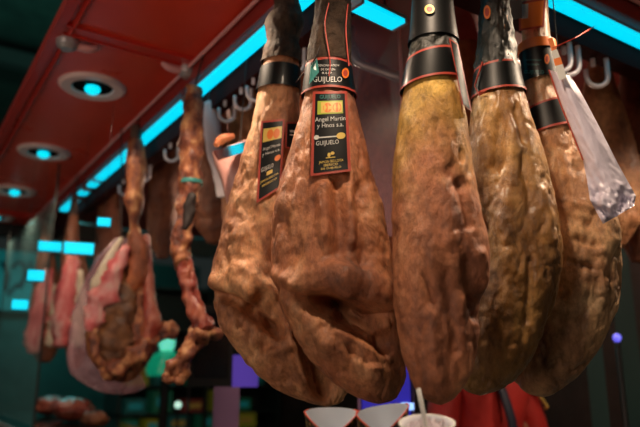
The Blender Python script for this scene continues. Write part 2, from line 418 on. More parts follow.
class Ham:
    def __init__(s, name, P, sil, label, cat='ham', group=None, kd=.72, feats=(), amp=.006, seed=0, material='ham_a', rows=210, seg=150, wr=.5, body='rind', kneck=.95, topz=None, base=None, sag=()):
        s.sag = sag
        s.P = Vector(P); s.w = Vector((P[0], P[1], 0)).normalized(); s.r = Vector((s.w.y, -s.w.x, 0))
        s.sil = sil; s.vs = [q[0] for q in sil]; s.ls = [q[1] for q in sil]; s.rs = [q[2] for q in sil]
        s.kd = kd; s.kn = kneck; s.seed = seed; s.feats = feats; s.amp = amp; s.wr = wr
        s.v0, s.v1 = s.vs[0], s.vs[-1]
        # table of rings by z
        s.tab = []
        n = rows
        for i in range(n+1):
            t = i/n; v = s.v0+(s.v1-s.v0)*(t*.85+.15*(1-(1-t)**2))
            s.tab.append(s.ring(v))
        s.zs = np.array([q[0] for q in s.tab][::-1]); s.cs = np.array([q[1] for q in s.tab][::-1])
        s.hs = np.array([q[2] for q in s.tab][::-1]); s.bs = np.array([q[3] for q in s.tab][::-1])
        s.seg = seg
        if base is not None: s.t = base
        else:
            s.t = thing(name, (s.P.x, s.P.y, s.tab[-1][0]), label, cat, group)
        s.mesh(body, material)
    def ring(s, v):
        l = crom(s.vs, s.ls, v); r = crom(s.vs, s.rs, v)
        pl = hit(l, v, s.P, s.w); pr = hit(r, v, s.P, s.w)
        z = (pl.z+pr.z)/2; c = ((pl+pr)/2-s.P).dot(s.r); h = (pr-pl).dot(s.r)/2
        tt = (v-s.v0)/(s.v1-s.v0)
        k = s.kn+(s.kd-s.kn)*min(1, max(0, (tt-.15)/.3))
        return (z, c, h, h*k, v)
    def get(s, z):
        return np.interp(z, s.zs, s.cs), np.interp(z, s.zs, s.hs), np.interp(z, s.zs, s.bs)
    def surf(s, u, v, off=0.004):
        q = .03
        for _ in range(8):
            p = hit(u, v, s.P-s.w*q, s.w)
            c, h, b = s.get(p.z); h += off; b += off
            t = max(-.995, min(.995, ((p-s.P).dot(s.r)-c)/h)); q = b*math.sqrt(1-t*t)
        return p
    def disp(s, p, d, fr):
        u, v = proj(p); a = 0
        for (u0, v0, u1, v1, wd, dep) in s.feats:
            dx, dy = u1-u0, v1-v0; L2 = dx*dx+dy*dy+1e-6
            t = max(0, min(1, ((u-u0)*dx+(v-v0)*dy)/L2))
            e = ((u-u0-dx*t)**2+(v-v0-dy*t)**2)/wd**2
            if e < 6: a += 1.35*dep*(math.exp(-e) if abs(dep) < .016 else math.exp(-(e*.8)**1.9))
        return a*fr
    def mesh(s, name, material):
        V = []; n = len(s.tab); seg = s.seg; sd = Vector((s.seed*7.3, s.seed*3.1, s.seed*1.7))
        for i, (z, c, h, b, v) in enumerate(s.tab):
            tt = i/(n-1); am = s.amp*min(1, max(.12, (tt-.12)*3.2))
            for j in range(seg):
                a = 2*PI*j/seg; ca, sa = math.cos(a), math.sin(a)
                d = (s.r*ca*b - s.w*sa*h).normalized() if h > 1e-4 else s.r
                p = s.P + s.r*(c+h*ca) - s.w*(b*sa); p.z = z
                q = p+sd
                n1 = noise.fractal(Vector((q.x*9, q.y*9, q.z*6)), 1, 2, 3)
                f2 = abs(noise.fractal(Vector((q.x*14, q.y*14, q.z*7))+sd, .9, 2, 4))
                n2 = -max(0, 1-f2*5)+min(f2, .5)
                n3 = noise.fractal(Vector((q.x*55, q.y*55, q.z*38)), .8, 2, 3)
                dd = am*(n1*.9+n2*s.wr+n3*.28)
                fr = min(1, max(0, sa*2+.35))
                dd += s.disp(p, d, fr)
                edge = min(1, h/.01)
                dz = 0
                if s.sag and sa > 0:
                    u_, v_ = proj(p)
                    for (u0, v0, u1, v1, wd, dep) in s.sag:
                        dx, dy = u1-u0, v1-v0; t = max(0, min(1, ((u_-u0)*dx+(v_-v0)*dy)/(dx*dx+dy*dy)))
                        dz += dep*math.exp(-((u_-u0-dx*t)**2+(v_-v0-dy*t)**2)/wd**2)
                V.append(p + d*dd*edge - Vector((0, 0, dz)))
        Fc = [(i*seg+j, (i+1)*seg+j, (i+1)*seg+(j+1) % seg, i*seg+(j+1) % seg) for i in range(n-1) for j in range(seg)]
        for i, flip in ((0, 0), (n-1, 1)):
            z, c, h, b, v = s.tab[i]; k = len(V)
            p = s.P+s.r*c; p.z = z+(.3*b if i == 0 else -.3*b); V.append(p)
            Fc += [((i*seg+j), (i*seg+(j+1) % seg), k) if not flip else ((i*seg+(j+1) % seg), (i*seg+j), k) for j in range(seg)]
        s.body = obj(name, V, Fc, material, s.t)
    def zat(s, v): return s.ring(v)[0]
    def band(s, name, v0, v1, mats, off=.004, edge=.004, nz=0, zig=0, tilt=0):
        """a strip wrapped all round; mats[0] field, mats[1] border"""
        z0, z1 = s.zat(v0), s.zat(v1); rows = 14 if len(mats) > 1 else 24; seg = 72; V = []; Fc = []; fm = []
        zz = [z0+(z1-z0)*i/rows for i in range(rows+1)]
        for i, z in enumerate(zz):
            for j in range(seg):
                a = 2*PI*j/seg; ca, sa = math.cos(a), math.sin(a)
                zt = z+tilt*ca+zig*abs(((j/seg*5) % 1)-.5)*(1 if i < rows/2 else -1)
                c, h, b = s.get(zt); o = off
                if nz: o += nz*noise.fractal(Vector((ca*3, sa*3+s.seed, z*40)), .8, 2, 4)
                p = s.P+s.r*(c+(h+o)*ca)-s.w*((b+o)*sa); p.z = zt; V.append(p)
        for i in range(rows):
            for j in range(seg):
                Fc.append((i*seg+j, (i+1)*seg+j, (i+1)*seg+(j+1) % seg, i*seg+(j+1) % seg))
                e = i == 0 or i == rows-1
                fm.append(1 if (e and len(mats) > 1) else 0)
        return obj(name, V, Fc, mats, s.t, fm)
    def card(s, name, quad, items, mats, off=.006, border=None, n=16, nv=24):
        """a printed tag on the ham; quad = TL,TR,BR,BL; items: ('rect'|'oval'|'text', s0,t0,s1,t1, material index, text)"""
        TL, TR, BR, BL = [Vector(q) for q in quad]
        def f(a, b, o=0):
            q = (TL*(1-a)+TR*a)*(1-b)+(BL*(1-a)+BR*a)*b
            return s.surf(q.x, q.y, off+o)
        m = MB()
        def grid(a0, b0, a1, b1, o, mi, nx=n, ny=nv):
            V = [f(a0+(a1-a0)*i/nx, b0+(b1-b0)*j/ny, o) for j in range(ny+1) for i in range(nx+1)]
            m.add(V, [(j*(nx+1)+i, (j+1)*(nx+1)+i, (j+1)*(nx+1)+i+1, j*(nx+1)+i+1) for j in range(ny) for i in range(nx)], mi)
        grid(0, 0, 1, 1, 0, 1)
        W = (TR-TL).length; H = (BL-TL).length; bx, by = border/W, border/H
        grid(bx, by, 1-bx, 1-by, .0006, 0)
        for it in items:
            k, a0, b0, a1, b1, mi = it[:6]
            if k == 'rect': grid(a0, b0, a1, b1, .0012+(it[6] if len(it) > 6 else 0), mi, 6, 4)
            elif k == 'oval':
                V = [f((a0+a1)/2, (b0+b1)/2, .0016)]; q = 20
                V += [f((a0+a1)/2+(a1-a0)/2*math.cos(2*PI*i/q), (b0+b1)/2+(b1-b0)/2*math.sin(2*PI*i/q), .0016) for i in range(q)]
                m.add(V, [(0, 1+(i+1) % q, 1+i) for i in range(q)], mi)
            else:
                v, fc, wd = text_geo(it[6])
                m.add([f((a0+a1)/2+x*(a1-a0), (b0+b1)/2-y*(b1-b0), .0018) for x, y in v], fc, mi)
        return m.build(name, mats, s.t, smooth=True)
    def ellipse(s, name, u, v, ru, rv, material, off=.006):
        q = 24; V = [s.surf(u, v, off)]+[s.surf(u+ru*math.cos(2*PI*i/q), v+rv*math.sin(2*PI*i/q), off) for i in range(q)]
        m = MB(); m.add(V, [(0, 1+(i+1) % q, 1+i) for i in range(q)], 0)
        V = [s.surf(u, v, off+.0006)]+[s.surf(u+ru*.6*math.cos(2*PI*i/q), v+rv*.6*math.sin(2*PI*i/q), off+.0006) for i in range(q)]
        m.add(V, [(0, 1+(i+1) % q, 1+i) for i in range(q)], 1)
        return m.build(name, [material, 'label_red'], s.t)
    def hang(s, cordmat='dark_cord', hoof=True):
        z, c, h, b, v = s.tab[0]; p = s.P+s.r*c; p.z = z
        top = min(CZ-.02, z+.12)
        m = MB()
        if top-z > .05:
            m.tube([p-Vector((0, 0, .03)), p+Vector((0, 0, (top-z)*.35)), Vector((p.x, p.y, top-.03))], [min(h*.8, .03), min(h*.8, .032), .02], 16, sub=5, nz=.12, seed=s.seed)
            m.build('hoof', 'hoof', s.t, smooth=True)
        m = MB()
        m.tube([Vector((p.x, p.y, top-.05)), Vector((p.x+.012, p.y, top-.02)), Vector((p.x, p.y, CZ+.002 if s.P.x < .84 or s.P.y < 1.0 else 2.745))], .003, 8, sub=4)
        m.build('hanging_cord', cordmat, s.t, smooth=True)

LX, RY = .76, .90
def onL(u): r = ray(u, 260); k = LX/r.x; return (LX, r.y*k, 1.6)
def onR(u, Y=RY): r = ray(u, 260); k = Y/r.y; return (r.x*k, Y, 1.6)
GH = None

# ---- ham 1
h1 = Ham('cured_ham', onL(278), [(-14, 274, 292), (8, 276, 299), (24, 267, 302), (40, 269, 297), (54, 265, 299), (80, 260, 299), (120, 252, 300), (150, 245, 304), (180, 236, 308), (210, 226, 312), (240, 219, 316), (270, 214.5, 320), (290, 214.5, 324), (310, 217.5, 328), (330, 224, 333), (350, 236, 338), (370, 253, 343), (385, 270, 346), (396, 290, 346), (403, 310, 340), (406, 322, 332)],
    'big cured ham', kd=.62, material='ham_a', seed=3, amp=.009, wr=.55, sag=[(219, 284, 250, 292, 6, .010), (250, 294, 272, 312, 6, .010)],
    feats=[(220, 293, 244, 306, 6, -.024), (244, 306, 278, 332, 7, -.026), (218, 281, 250, 290, 7, .012), (240, 272, 268, 292, 10, .018), (262, 300, 272, 320, 9, -.02),
           (228, 322, 262, 360, 9, .008), (262, 345, 300, 352, 6, -.008), (285, 330, 298, 352, 7, .012), (305, 335, 325, 385, 13, -.045), (270, 352, 296, 346, 5, .010), (240, 340, 290, 385, 4, -.004),
           (232, 225, 250, 262, 5, .006), (250, 205, 262, 245, 6, -.008), (240, 245, 270, 258, 5, -.006), (262, 350, 290, 375, 4, -.006)])
h1.t['label'] = 'big tan ham left of the folded one, tall red-edged tag slanting on it'
h1.band('neck_band', 70, 92, ['label'], .005)
h1.band('cloth_wrap', -10, 64, ['wrap_brown'], .005, nz=.003)
h1.card('printed_tag', [(261, 121), (285, 119), (281, 187), (256.5, 203)],
    [('rect', .12, .10, .9, .27, 5), ('oval', .28, .12, .55, .25, 4), ('oval', .55, .12, .82, .26, 4), ('text', .14, .33, .86, .385, 3, 'Angel Martin'), ('text', .14, .40, .86, .455, 3, 'y Hnos s.a.'),
     ('oval', .66, .50, .92, .58, 4), ('text', .12, .58, .62, .66, 3, 'GUIJUELO'), ('text', .12, .75, .85, .79, 5, 'JAMON BELLOTA'), ('text', .2, .81, .8, .85, 5, 'IBERICO'), ('rect', .36, .67, .6, .72, 5)],
    ['label', 'label_red', 'label_red', 'label_white', 'label_orange', 'label_gold'], border=2.0, off=.009)
h1.card('side_band', [(286, 122), (303, 122), (303, 151), (285, 148)], [('rect', .25, .3, .6, .38, 2), ('rect', .25, .45, .6, .5, 2)], ['label', 'label_red', 'label_white'], border=1.5, off=.008)
h1.hang()

# ---- ham 2
h2 = Ham('cured_ham', onL(335), [(-14, 318, 348), (20, 316, 349), (50, 310, 349), (80, 306, 351), (100, 303, 355), (120, 298, 360), (150, 290, 367), (180, 281, 375), (200, 277, 381), (230, 273, 387), (260, 272.5, 390), (290, 276, 394), (310, 282, 398), (330, 291, 402), (350, 303, 405), (370, 320, 406), (385, 337, 404), (395, 352, 399), (401, 366, 391), (403, 373, 384)],
    'large russet ham with a deep dark fold and a broad black tag down its front', kd=.66, material='ham_b', seed=8, amp=.008, wr=.45, sag=[(302, 283, 345, 281, 9, .014), (345, 281, 386, 300, 9, .018)],
    feats=[(302, 292, 334, 300, 7, -.022), (322, 300, 376, 314, 13, -.046), (344, 316, 386, 342, 11, -.030), (326, 296, 380, 306, 7, -.016), (276, 276, 300, 284, 8, .010), (300, 275, 345, 271, 12, .012), (345, 273, 386, 292, 12, .015),
           (290, 300, 330, 345, 9, .010), (330, 345, 375, 378, 10, .012), (340, 330, 372, 348, 7, .012), (372, 368, 380, 368, 3, .006), (338, 185, 340, 250, 8, -.014), (358, 190, 364, 262, 8, -.012), (324, 186, 326, 235, 7, .008), (349, 190, 352, 240, 6, .009), (300, 180, 288, 250, 4, .004),
           (392, 330, 400, 390, 10, -.01), (283, 215, 296, 270, 6, -.005), (306, 335, 316, 355, 3, .003)])
h2.band('cloth_wrap', -12, 66, ['wrap_brown'], .005, nz=.003)
h2.band('neck_band', 67, 97, ['label', 'label_red'], .006, edge=.009)
def ntext(h, name, items, mats, off=.0085):
    m = MB()
    for (s_, u0, u1, v, hh, mi) in items:
        v_, f_, w_ = text_geo(s_)
        m.add([h.surf((u0+u1)/2+x*(u1-u0), v-y*hh-(0), off) for x, y in v_], f_, mi)
    return m.build(name, mats, h.t)
ntext(h2, 'band_lettering', [('GUIJUELO', 313, 342, 79.5, 7.5, 0), ('DENOMINACION', 318, 339, 65.5, 3, 0), ('DE ORIGEN', 321, 335, 69.5, 3, 0), ('8.617', 322, 332, 73, 3, 0)], ['label_white'])
h2.ellipse('seal', 345.5, 73, 3.6, 5.2, 'label_orange', off=.009)
h2.card('printed_tag', [(313, 91.5), (347, 91), (351, 171), (310.5, 176)],
    [('rect', .14, .115, .86, .275, 6), ('rect', .24, .13, .84, .26, 7, .0004), ('oval', .30, .14, .55, .255, 4), ('oval', .57, .14, .82, .255, 4),
     ('text', .2, .035, .8, .1, 8, 'GUIJUELO'), ('text', .08, .30, .92, .375, 3, 'Angel Martin'), ('text', .14, .375, .86, .45, 3, 'y Hnos s.a.'),
     ('rect', .08, .545, .70, .560, 3), ('oval', .66, .51, .90, .59, 5), ('oval', .06, .52, .2, .575, 3), ('text', .12, .585, .72, .66, 3, 'GUIJUELO'),
     ('oval', .42, .745, .5, .80, 5), ('oval', .5, .735, .6, .775, 5), ('rect', .38, .80, .62, .81, 5),
     ('text', .2, .83, .82, .875, 5, 'JAMON BELLOTA'), ('text', .33, .872, .68, .915, 5, 'IBERICO'), ('text', .26, .915, .76, .95, 5, 'DE GUIJUELO')],
    ['label', 'label_red', 'label_red', 'label_white', 'label_orange', 'label_gold', 'label_green', 'label_gold', 'label_teal'], border=2.4, off=.010)
m = MB(); q = [h2.surf(317, 58, .01), h2.surf(319, 72, .01), h2.surf(309.5, 84, .016), h2.surf(311, 66, .02)]
m.add(q+[p+Vector((0, .002, 0)) for p in q], [(0, 1, 2, 3), (7, 6, 5, 4), (0, 3, 7, 4), (1, 5, 6, 2), (2, 6, 7, 3), (0, 4, 5, 1)]); m.build('teal_sticker', 'label_teal', h2.t)
m = MB()
m.tube([h2.surf(329, 3, .012), h2.surf(325, 25, .016), h2.surf(330, 60, .012), h2.surf(329, 76, .012)], .0012, 6, sub=6)
m.tube([h2.surf(348, 4, .01), h2.surf(346, 30, .012), h2.surf(349, 66, .012)], .0016, 6, sub=6)
m.build('twine', 'cord', h2.t)
m = MB(); m.tube([h2.surf(320, 46, .012), h2.surf(313, 62, .018), h1.surf(296, 82, .012)], .0016, 6, sub=5); m.build('tie_wire', 'dark_cord', h2.t)
h2.hang()

# ---- ham 3
h3 = Ham('cured_ham', onR(436, .875), [(-14, 417, 449), (0, 416, 449), (20, 415, 451), (50, 411, 456), (80, 405, 460), (100, 401, 463), (120, 398, 467), (140, 396, 470), (170, 393.5, 475), (200, 393, 480), (230, 392, 486), (252, 391, 489), (275, 391, 487), (295, 392.5, 481), (320, 396, 478), (340, 400, 477), (360, 405, 474), (380, 411.5, 468), (392, 418, 461), (400, 426, 453), (404, 436, 444)],
    'tall slim ham with golden yellow shoulder and rosy belly, in front at centre right', kd=.85, material='ham_c', seed=14, amp=.006, wr=.35,
    feats=[(452, 168, 462, 185, 6, -.005), (459, 182, 470, 225, 4, -.006), (444, 185, 452, 240, 6, .005), (470, 262, 474, 300, 6, -.010), (474, 300, 476, 316, 5, -.010), (478, 255, 484, 290, 7, .010), (424, 235, 436, 262, 8, .006),
           (425, 275, 432, 300, 5, -.005), (446, 275, 456, 350, 5, -.005), (430, 315, 440, 380, 6, .005), (462, 300, 466, 370, 6, .005), (460, 150, 461, 160, 3, -.003), (411, 345, 418, 380, 5, -.004)])
h3.band('plastic_sleeve', -12, 62, ['wrap'], .004, nz=.004)
h3.band('neck_band', 58, 88, ['label', 'label_red'], .006, edge=.004, tilt=.008)
h3.card('printed_tag', [(449, 38), (458, 44), (472, 112), (462, 104)], [], ['label', 'label_red'], border=1.5, off=.012)
h3.band('upper_label', -10, 44, ['label'], .009)
h3.ellipse('seal', 429.5, 9, 5, 4.6, 'label_gold', off=.013)
h3.hang()

# ---- ham 4
h4 = Ham('cured_ham', onR(512), [(-14, 483, 506), (0, 483, 507), (40, 479, 513), (80, 475, 520), (100, 473, 526), (130, 469, 536), (160, 467, 545), (200, 466, 556), (240, 466, 562), (265, 465, 562), (290, 463, 558), (315, 460, 551), (340, 457, 541), (360, 456, 530), (375, 457, 518), (386, 461, 505), (392, 468, 493), (395, 477, 484)],
    'ochre ham leaning behind the slim golden one, shiny wrinkled shoulder and dark wrapped shank', kd=.70, material='ham_d', seed=27, amp=.0065, wr=.55,
    feats=[(524, 160, 532, 205, 5, -.006), (514, 130, 512, 180, 6, .005), (500, 120, 498, 165, 7, -.006), (530, 260, 528, 320, 4, -.008), (505, 200, 510, 300, 12, .006), (545, 190, 552, 240, 6, .006), (516, 110, 524, 140, 4, -.006), (492, 170, 484, 260, 10, -.006)])
h4.band('plastic_sleeve', -12, 72, ['wrap'], .004, nz=.006)
h4.band('neck_band', 69, 97, ['label', 'label_red'], .006, edge=.004, tilt=.004)
m = MB()
m.tube([h4.surf(482.5, 62, .01), h4.surf(474.5, 86, .012), h4.surf(479.5, 95, .01), h4.surf(486, 91, .01)], .0018, 6); m.build('loop_edge', 'label_red', h4.t)
h4.ellipse('seal', 487, 12, 3.5, 7, 'label_orange', off=.008)
h4.hang()

# ---- ham 5
h5 = Ham('cured_ham', onR(568, .90), [(-8, 520, 548), (20, 521, 549), (40, 522, 551), (80, 524, 559), (120, 526, 572), (150, 527, 586), (180, 529, 601), (210, 531, 613), (235, 532, 620), (260, 530, 622), (290, 526, 619.5), (320, 520, 611), (350, 515, 597), (372, 514, 581), (385, 519, 568), (393, 528, 556), (396, 538, 548)],
    'pale tan ham with crinkled skin, right end of row', kd=.70, material='ham_e', seed=31, amp=.0075, wr=.75,
    feats=[(562, 215, 590, 225, 4, -.005), (596, 170, 612, 240, 8, .008), (575, 240, 600, 246, 4, -.006), (556, 150, 566, 200, 5, -.007), (582, 150, 590, 200, 6, .006), (570, 262, 592, 268, 3, -.006), (560, 320, 580, 322, 5, -.006), (600, 250, 606, 300, 5, .006), (566, 200, 600, 212, 4, .006)])
h5.band('neck_band', 107, 134, ['label', 'label_red'], .007, edge=.004, tilt=.012)
h5.band('upper_label', 52, 83, ['label'], .009, tilt=.003)
h5.band('orange_band', 45, 54, ['label_orange'], .0115)
ntext(h5, 'band_lettering', [('GUIJUELO', 524, 544, 72, 5, 0), ('DENOMINACION', 526, 541, 60, 2.5, 0), ('DE ORIGEN', 527, 539, 64.5, 2.5, 0)], ['label_teal'], .0115)
h5.ellipse('seal', 547, 59, 2.6, 5, 'label_orange', off=.013)
h5.card('red_sticker', [(519, 2), (546, -2), (544, 27), (519, 31)], [('rect', .1, .1, .35, .6, 2)], ['label_orange', 'label_red', 'label_white'], border=2, off=.012)
m = MB(); m.tube([h5.surf(530, 100, .012), h5.surf(524.5, 112, .012), h5.surf(530, 118, .012), h5.surf(527, 130, .012)], .0018, 6); m.build('loop_edge', 'label_red', h5.t)
h5.hang()

# ================================================================== other hanging pieces (background, softly blurred)
def bgham(u, D, sil, label, material='ham_far', seed=1, kd=.75, name='cured_ham', group='hams hanging further inside the stall', feats=(), amp=.01, rows=60, seg=48, hang=True):
    P = groundpt(u, D)
    h = Ham(name, P, sil, label, 'ham', group, kd=kd, feats=feats, amp=amp, seed=seed, material=material, rows=rows, seg=seg, wr=.4)
    if hang: h.hang()
    return h
b1 = bgham(246, 2.35, [(50, 241, 262), (75, 238, 266), (100, 232, 270), (130, 229, 275), (160, 226, 278), (200, 222, 282), (240, 228, 280), (262, 240, 268)], 'tan ham behind the left row, under a black tag with yellow lettering', 'ham_a', 41)
b1.card('printed_tag', [(249, 52), (270, 40), (268, 66), (247, 82)], [('rect', .2, .3, .34, .7, 2), ('rect', .45, .3, .58, .7, 2), ('rect', .68, .3, .8, .7, 2), ('rect', .2, .44, .8, .54, 2)], ['label', 'dark_red', 'label_gold'], border=1, off=.02)
bgham(308, 1.95, [(12, 300, 322), (40, 298, 324), (70, 297, 326), (110, 290, 334), (160, 284, 342), (220, 282, 346), (260, 292, 338), (275, 305, 325)], 'rosy ham shank seen between the two big left hams', 'ham_orange', 43)
bgham(215, 2.6, [(112, 200, 226), (140, 198, 230), (170, 194, 236), (200, 190, 240), (225, 196, 238), (243, 206, 230)], 'dark brown ham hanging behind the stripped leg bone', 'ham_far', 45)
bgham(163, 3.3, [(140, 156, 176), (165, 151, 178), (190, 149, 178), (215, 148, 177), (240, 150, 174), (258, 157, 168)], 'small dark ham between the opened ham and the stripped leg', 'ham_far', 47)
bgham(107, 3.9, [(178, 102, 116), (200, 99, 118), (230, 96, 122), (270, 94, 126), (300, 98, 122), (315, 106, 116)], 'thin brown ham behind the opened pink ham, near the far strip lights', 'ham_far', 49)
bgham(372, 2.3, [(70, 360, 388), (95, 357, 392), (120, 352, 396), (150, 348, 398), (200, 344, 404), (250, 348, 400), (270, 362, 388)], 'reddish ham behind the clear panel between the second and third big hams', 'ham_orange', 51)
bgham(470, 2.2, [(20, 450, 478), (60, 448, 482), (110, 444, 490), (180, 440, 500), (240, 446, 496), (265, 458, 484)], 'dim ham in the gap between the golden and ochre hams', 'ham_orange', 53)
bgham(597, 2.4, [(60, 588, 610), (90, 582, 618), (120, 576, 628), (150, 570, 636), (190, 568, 642), (225, 576, 640), (248, 594, 626)], 'pale blurred ham behind the hanging plastic sheet', 'ham_a', 55)
bgham(634, 2.6, [(60, 622, 646), (100, 616, 654), (150, 610, 664), (200, 608, 668), (240, 618, 660), (262, 632, 648)], 'blurred brown ham at the right frame edge', 'ham_far', 57)

# open ham with pink cut face (third piece from the left)
P = onL(130); P = (.80, P[1]*.80/LX, 1.6)
hp = Ham('opened_ham', P, [(140, 128, 143), (152, 127, 145), (170, 125, 147), (188, 127, 143), (200, 124, 144), (214, 129, 141), (226, 131, 139), (240, 127, 143), (258, 121, 149), (280, 108, 152), (305, 95, 155), (330, 87, 156), (350, 88, 153), (366, 97, 147), (378, 110, 136), (382, 118, 128)],
    'opened ham on the left with bright pink cut meat and a hollow brown middle', kd=.6, material='leg', seed=61, amp=.012, wr=.8, rows=90, seg=64,
    feats=[(122, 285, 116, 345, 14, -.035), (136, 262, 136, 275, 7, -.012), (108, 268, 98, 300, 6, .008)], cat='ham', group=None)
def px(u, v, P, q=0):
    P = Vector(P); w_ = Vector((P.x, P.y, 0)).normalized(); return hit(u, v, P-w_*q, w_)
def pr(n, P): return n/F*Vector((P[0], P[1], 0)).length
W = Vector((P[0], P[1], 0)).normalized()
m = MB(); m.tube([px(126, 246, P, .03), px(116, 268, P, .05), px(104, 295, P, .06), px(94, 315, P, .05), px(89, 330, P, .04)], [pr(k, P) for k in (4, 8, 11, 9, 4)], 18, sub=6, nz=.6, seed=2, flat=(W, .5)); m.build('cut_meat', 'pink_meat', hp.t, True)
m = MB(); m.tube([px(130, 282, P, .035), px(124, 305, P, .05), px(118, 330, P, .06), px(116, 352, P, .055), px(112, 366, P, .04)], [pr(k, P) for k in (6, 12, 15, 12, 5)], 22, sub=6, nz=.6, seed=22, flat=(W, .45)); m.build('hollow_meat', 'hollow', hp.t, True)
m = MB(); m.tube([px(135, 230, P, .02), px(139, 250, P, .035), px(138, 272, P, .045), px(132, 292, P, .045)], [pr(k, P) for k in (3, 8, 9, 4)], 20, sub=6, nz=.4, seed=24, flat=(W, .6)); m.build('orange_fat', 'ham_orange', hp.t, True)
m = MB(); m.tube([px(122, 238, P, .02), px(108, 260, P, .04), px(98, 282, P, .05), px(92, 292, P, .04)], [pr(k, P) for k in (2, 4, 5.5, 3)], 14, sub=6, nz=.2, seed=3, flat=(W, .5)); m.build('fat_edge', 'fat', hp.t, True)
m = MB()
m.tube([px(103, 374, P, .05), px(118, 368, P, .07), px(134, 358, P, .08), px(147, 343, P, .08), px(160, 335, P, .07), px(170, 331, P, .065), px(177, 329, P, .06)], [pr(k, P) for k in (5, 8, 9, 6.5, 5, 6.5, 5)], 20, sub=6, nz=.8, seed=4)
m.build('leg_bone', 'leg', hp.t, True)
m = MB(); m.tube([px(146, 235, P, .0), px(148, 265, P, .03), px(150, 300, P, .06), px(152, 322, P, .07), px(148, 345, P, .07)], [pr(k, P) for k in (3, 4, 6, 8, 6)], 16, sub=6, nz=.3, seed=5); m.build('tendon', 'meat', hp.t, True)
hp.hang()
# clear-ish plastic bag around its left
M['bag'] = mat('thin_plastic', lin(200, 150, 160), .3, alpha=.42)
bag = Ham('plastic_bag', (P[0]-.02, P[1]+.16, 1.6), [(238, 116, 126), (260, 96, 128), (290, 82, 128), (330, 70, 130), (360, 68, 134), (378, 76, 142), (388, 92, 144), (393, 108, 134)],
    'loose see-through pink plastic bag hanging behind the opened ham', cat='plastic bag', kd=.35, material='bag', seed=66, amp=.012, wr=1.2, rows=60, seg=48, body='film')
m = MB(); m.tube([px(121, 236, (P[0]-.02, P[1]+.16, 1.6)), Vector((P[0]-.02, P[1]+.2, CZ))], .003, 6); m.build('string', 'dark_cord', bag.t)

# stripped leg
P = onL(195); P = (.80, P[1]*.80/LX, 1.6); P0 = Vector(P)
t = thing('stripped_ham_leg', px(185, 384, P), 'thin stripped ham leg with a jutting trimmed bone, left of the big hams', 'ham leg')
m = MB(); m.tube([px(194, 88, P), px(192, 120, P), px(191, 150, P), px(190, 178, P), px(187, 200, P), px(185, 222, P), px(182, 240, P), px(180, 256, P), px(183, 268, P)], [pr(k, P) for k in (8, 10.5, 11.5, 11, 10, 8.5, 9.5, 10, 7)], 24, sub=6, nz=.4, seed=6); m.build('shank', 'leg', t, True)
m = MB(); m.tube([px(183, 262, P), px(188, 285, P, .01), px(195, 305, P, .02), px(203, 330, P, .03)], [pr(k, P) for k in (8, 7, 7.5, 11)], 26, sub=8, nz=.6, seed=7)
m.tube([px(188, 255, P, .0), px(193, 285, P, .012), px(201, 308, P, .02), px(209, 328, P, .03)], [pr(k, P) for k in (3, 4, 4, 5)], 18, sub=8, nz=.6, seed=8); m.build('cured_meat', 'meat', t, True)
m = MB(); m.tube([px(222, 334, P, .01), px(212, 332, P, .02), px(202, 333, P, .03), px(192, 345, P, .04), px(182, 358, P, .05), px(172, 372, P, .05), px(164, 379, P, .05)], [pr(k, P) for k in (4, 7, 10, 8, 7, 7.5, 5)], 24, sub=6, nz=.8, seed=9)
m.tube([px(185, 352, P, .05), px(184, 368, P, .05), px(178, 383, P, .05)], [pr(k, P) for k in (6, 6, 4.5)], 16, sub=5, nz=.55, seed=10); m.build('leg_bone', 'leg', t, True)
m = MB(); m.tube([px(192, 194, P, .030), px(189, 212, P, .024), px(186, 230, P, .02)], [pr(k, P) for k in (5, 6, 4)], 18, sub=6, nz=.6, seed=11); m.build('dark_skin', 'dark_cord', t, True)
m = MB(); m.lathe(px(191, 183, P)-Vector((0, 0, .006)), [(pr(12, P), 0), (pr(12.4, P), .006), (pr(12, P), .014)], 24); m.build('ribbon', 'label_teal', t, True)
m = MB(); m.tube([px(194, 90, P), Vector((P0.x, P0.y, 2.69))], .003, 6); m.build('hanging_cord', 'dark_cord', t)

# white sheath hanging right of it, and a paper-wrapped cut ham
P = groundpt(212, 2.25)
t = thing('paper_sleeve', px(214, 195, P), 'narrow pale paper sleeve hanging beside the stripped leg', 'paper sleeve')
m = MB(); m.tube([px(209, 102, P), px(212, 125, P), px(214, 150, P), px(219, 175, P), px(222, 196, P)], [pr(k, P) for k in (5, 9, 8, 6, 5)], 18, sub=6, nz=.1, seed=12, flat=(Vector((P[0], P[1], 0)).normalized(), .3)); m.build('sleeve', 'paper', t, True)
m = MB(); m.tube([px(209, 104, P), px(209, 84, P)], .003, 6); m.build('hanging_cord', 'dark_cord', t)
P = groundpt(240, 1.95); PW = Vector((P[0], P[1], 0)).normalized()
t = thing('wrapped_ham_piece', px(240, 235, P), 'flat-topped pink wrapped ham piece with an added foil flap, left of the big hams', 'ham')
m = MB()
n = 28; top = []
prof = [(212, 152, 262, 134), (215, 165, 262, 148), (221, 180, 263, 168), (226, 200, 264, 200), (232, 222, 262, 222), (238, 240, 258, 240)]
V = []; dd = [.055, .06, .06, .055, .045, .02]
for i, (ul, vl, ur, vr) in enumerate(prof):
    A, B = px(ul, vl, P), px(ur, vr, P); c = (A+B)/2; hx_ = (B-A)/2
    for j in range(n):
        a = 2*PI*j/n; ca, sa = math.cos(a), math.sin(a)
        ca = math.copysign(abs(ca)**.7, ca); sa = math.copysign(abs(sa)**.7, sa)
        lift = Vector((0, 0, .02*sa if i == 0 else 0))
        V.append(c+hx_*ca-PW*dd[i]*sa-lift)
m.add(V, [(i*n+j, (i+1)*n+j, (i+1)*n+(j+1) % n, i*n+(j+1) % n) for i in range(len(prof)-1) for j in range(n)]+[tuple(reversed([len(V)-n+j for j in range(n)]))])
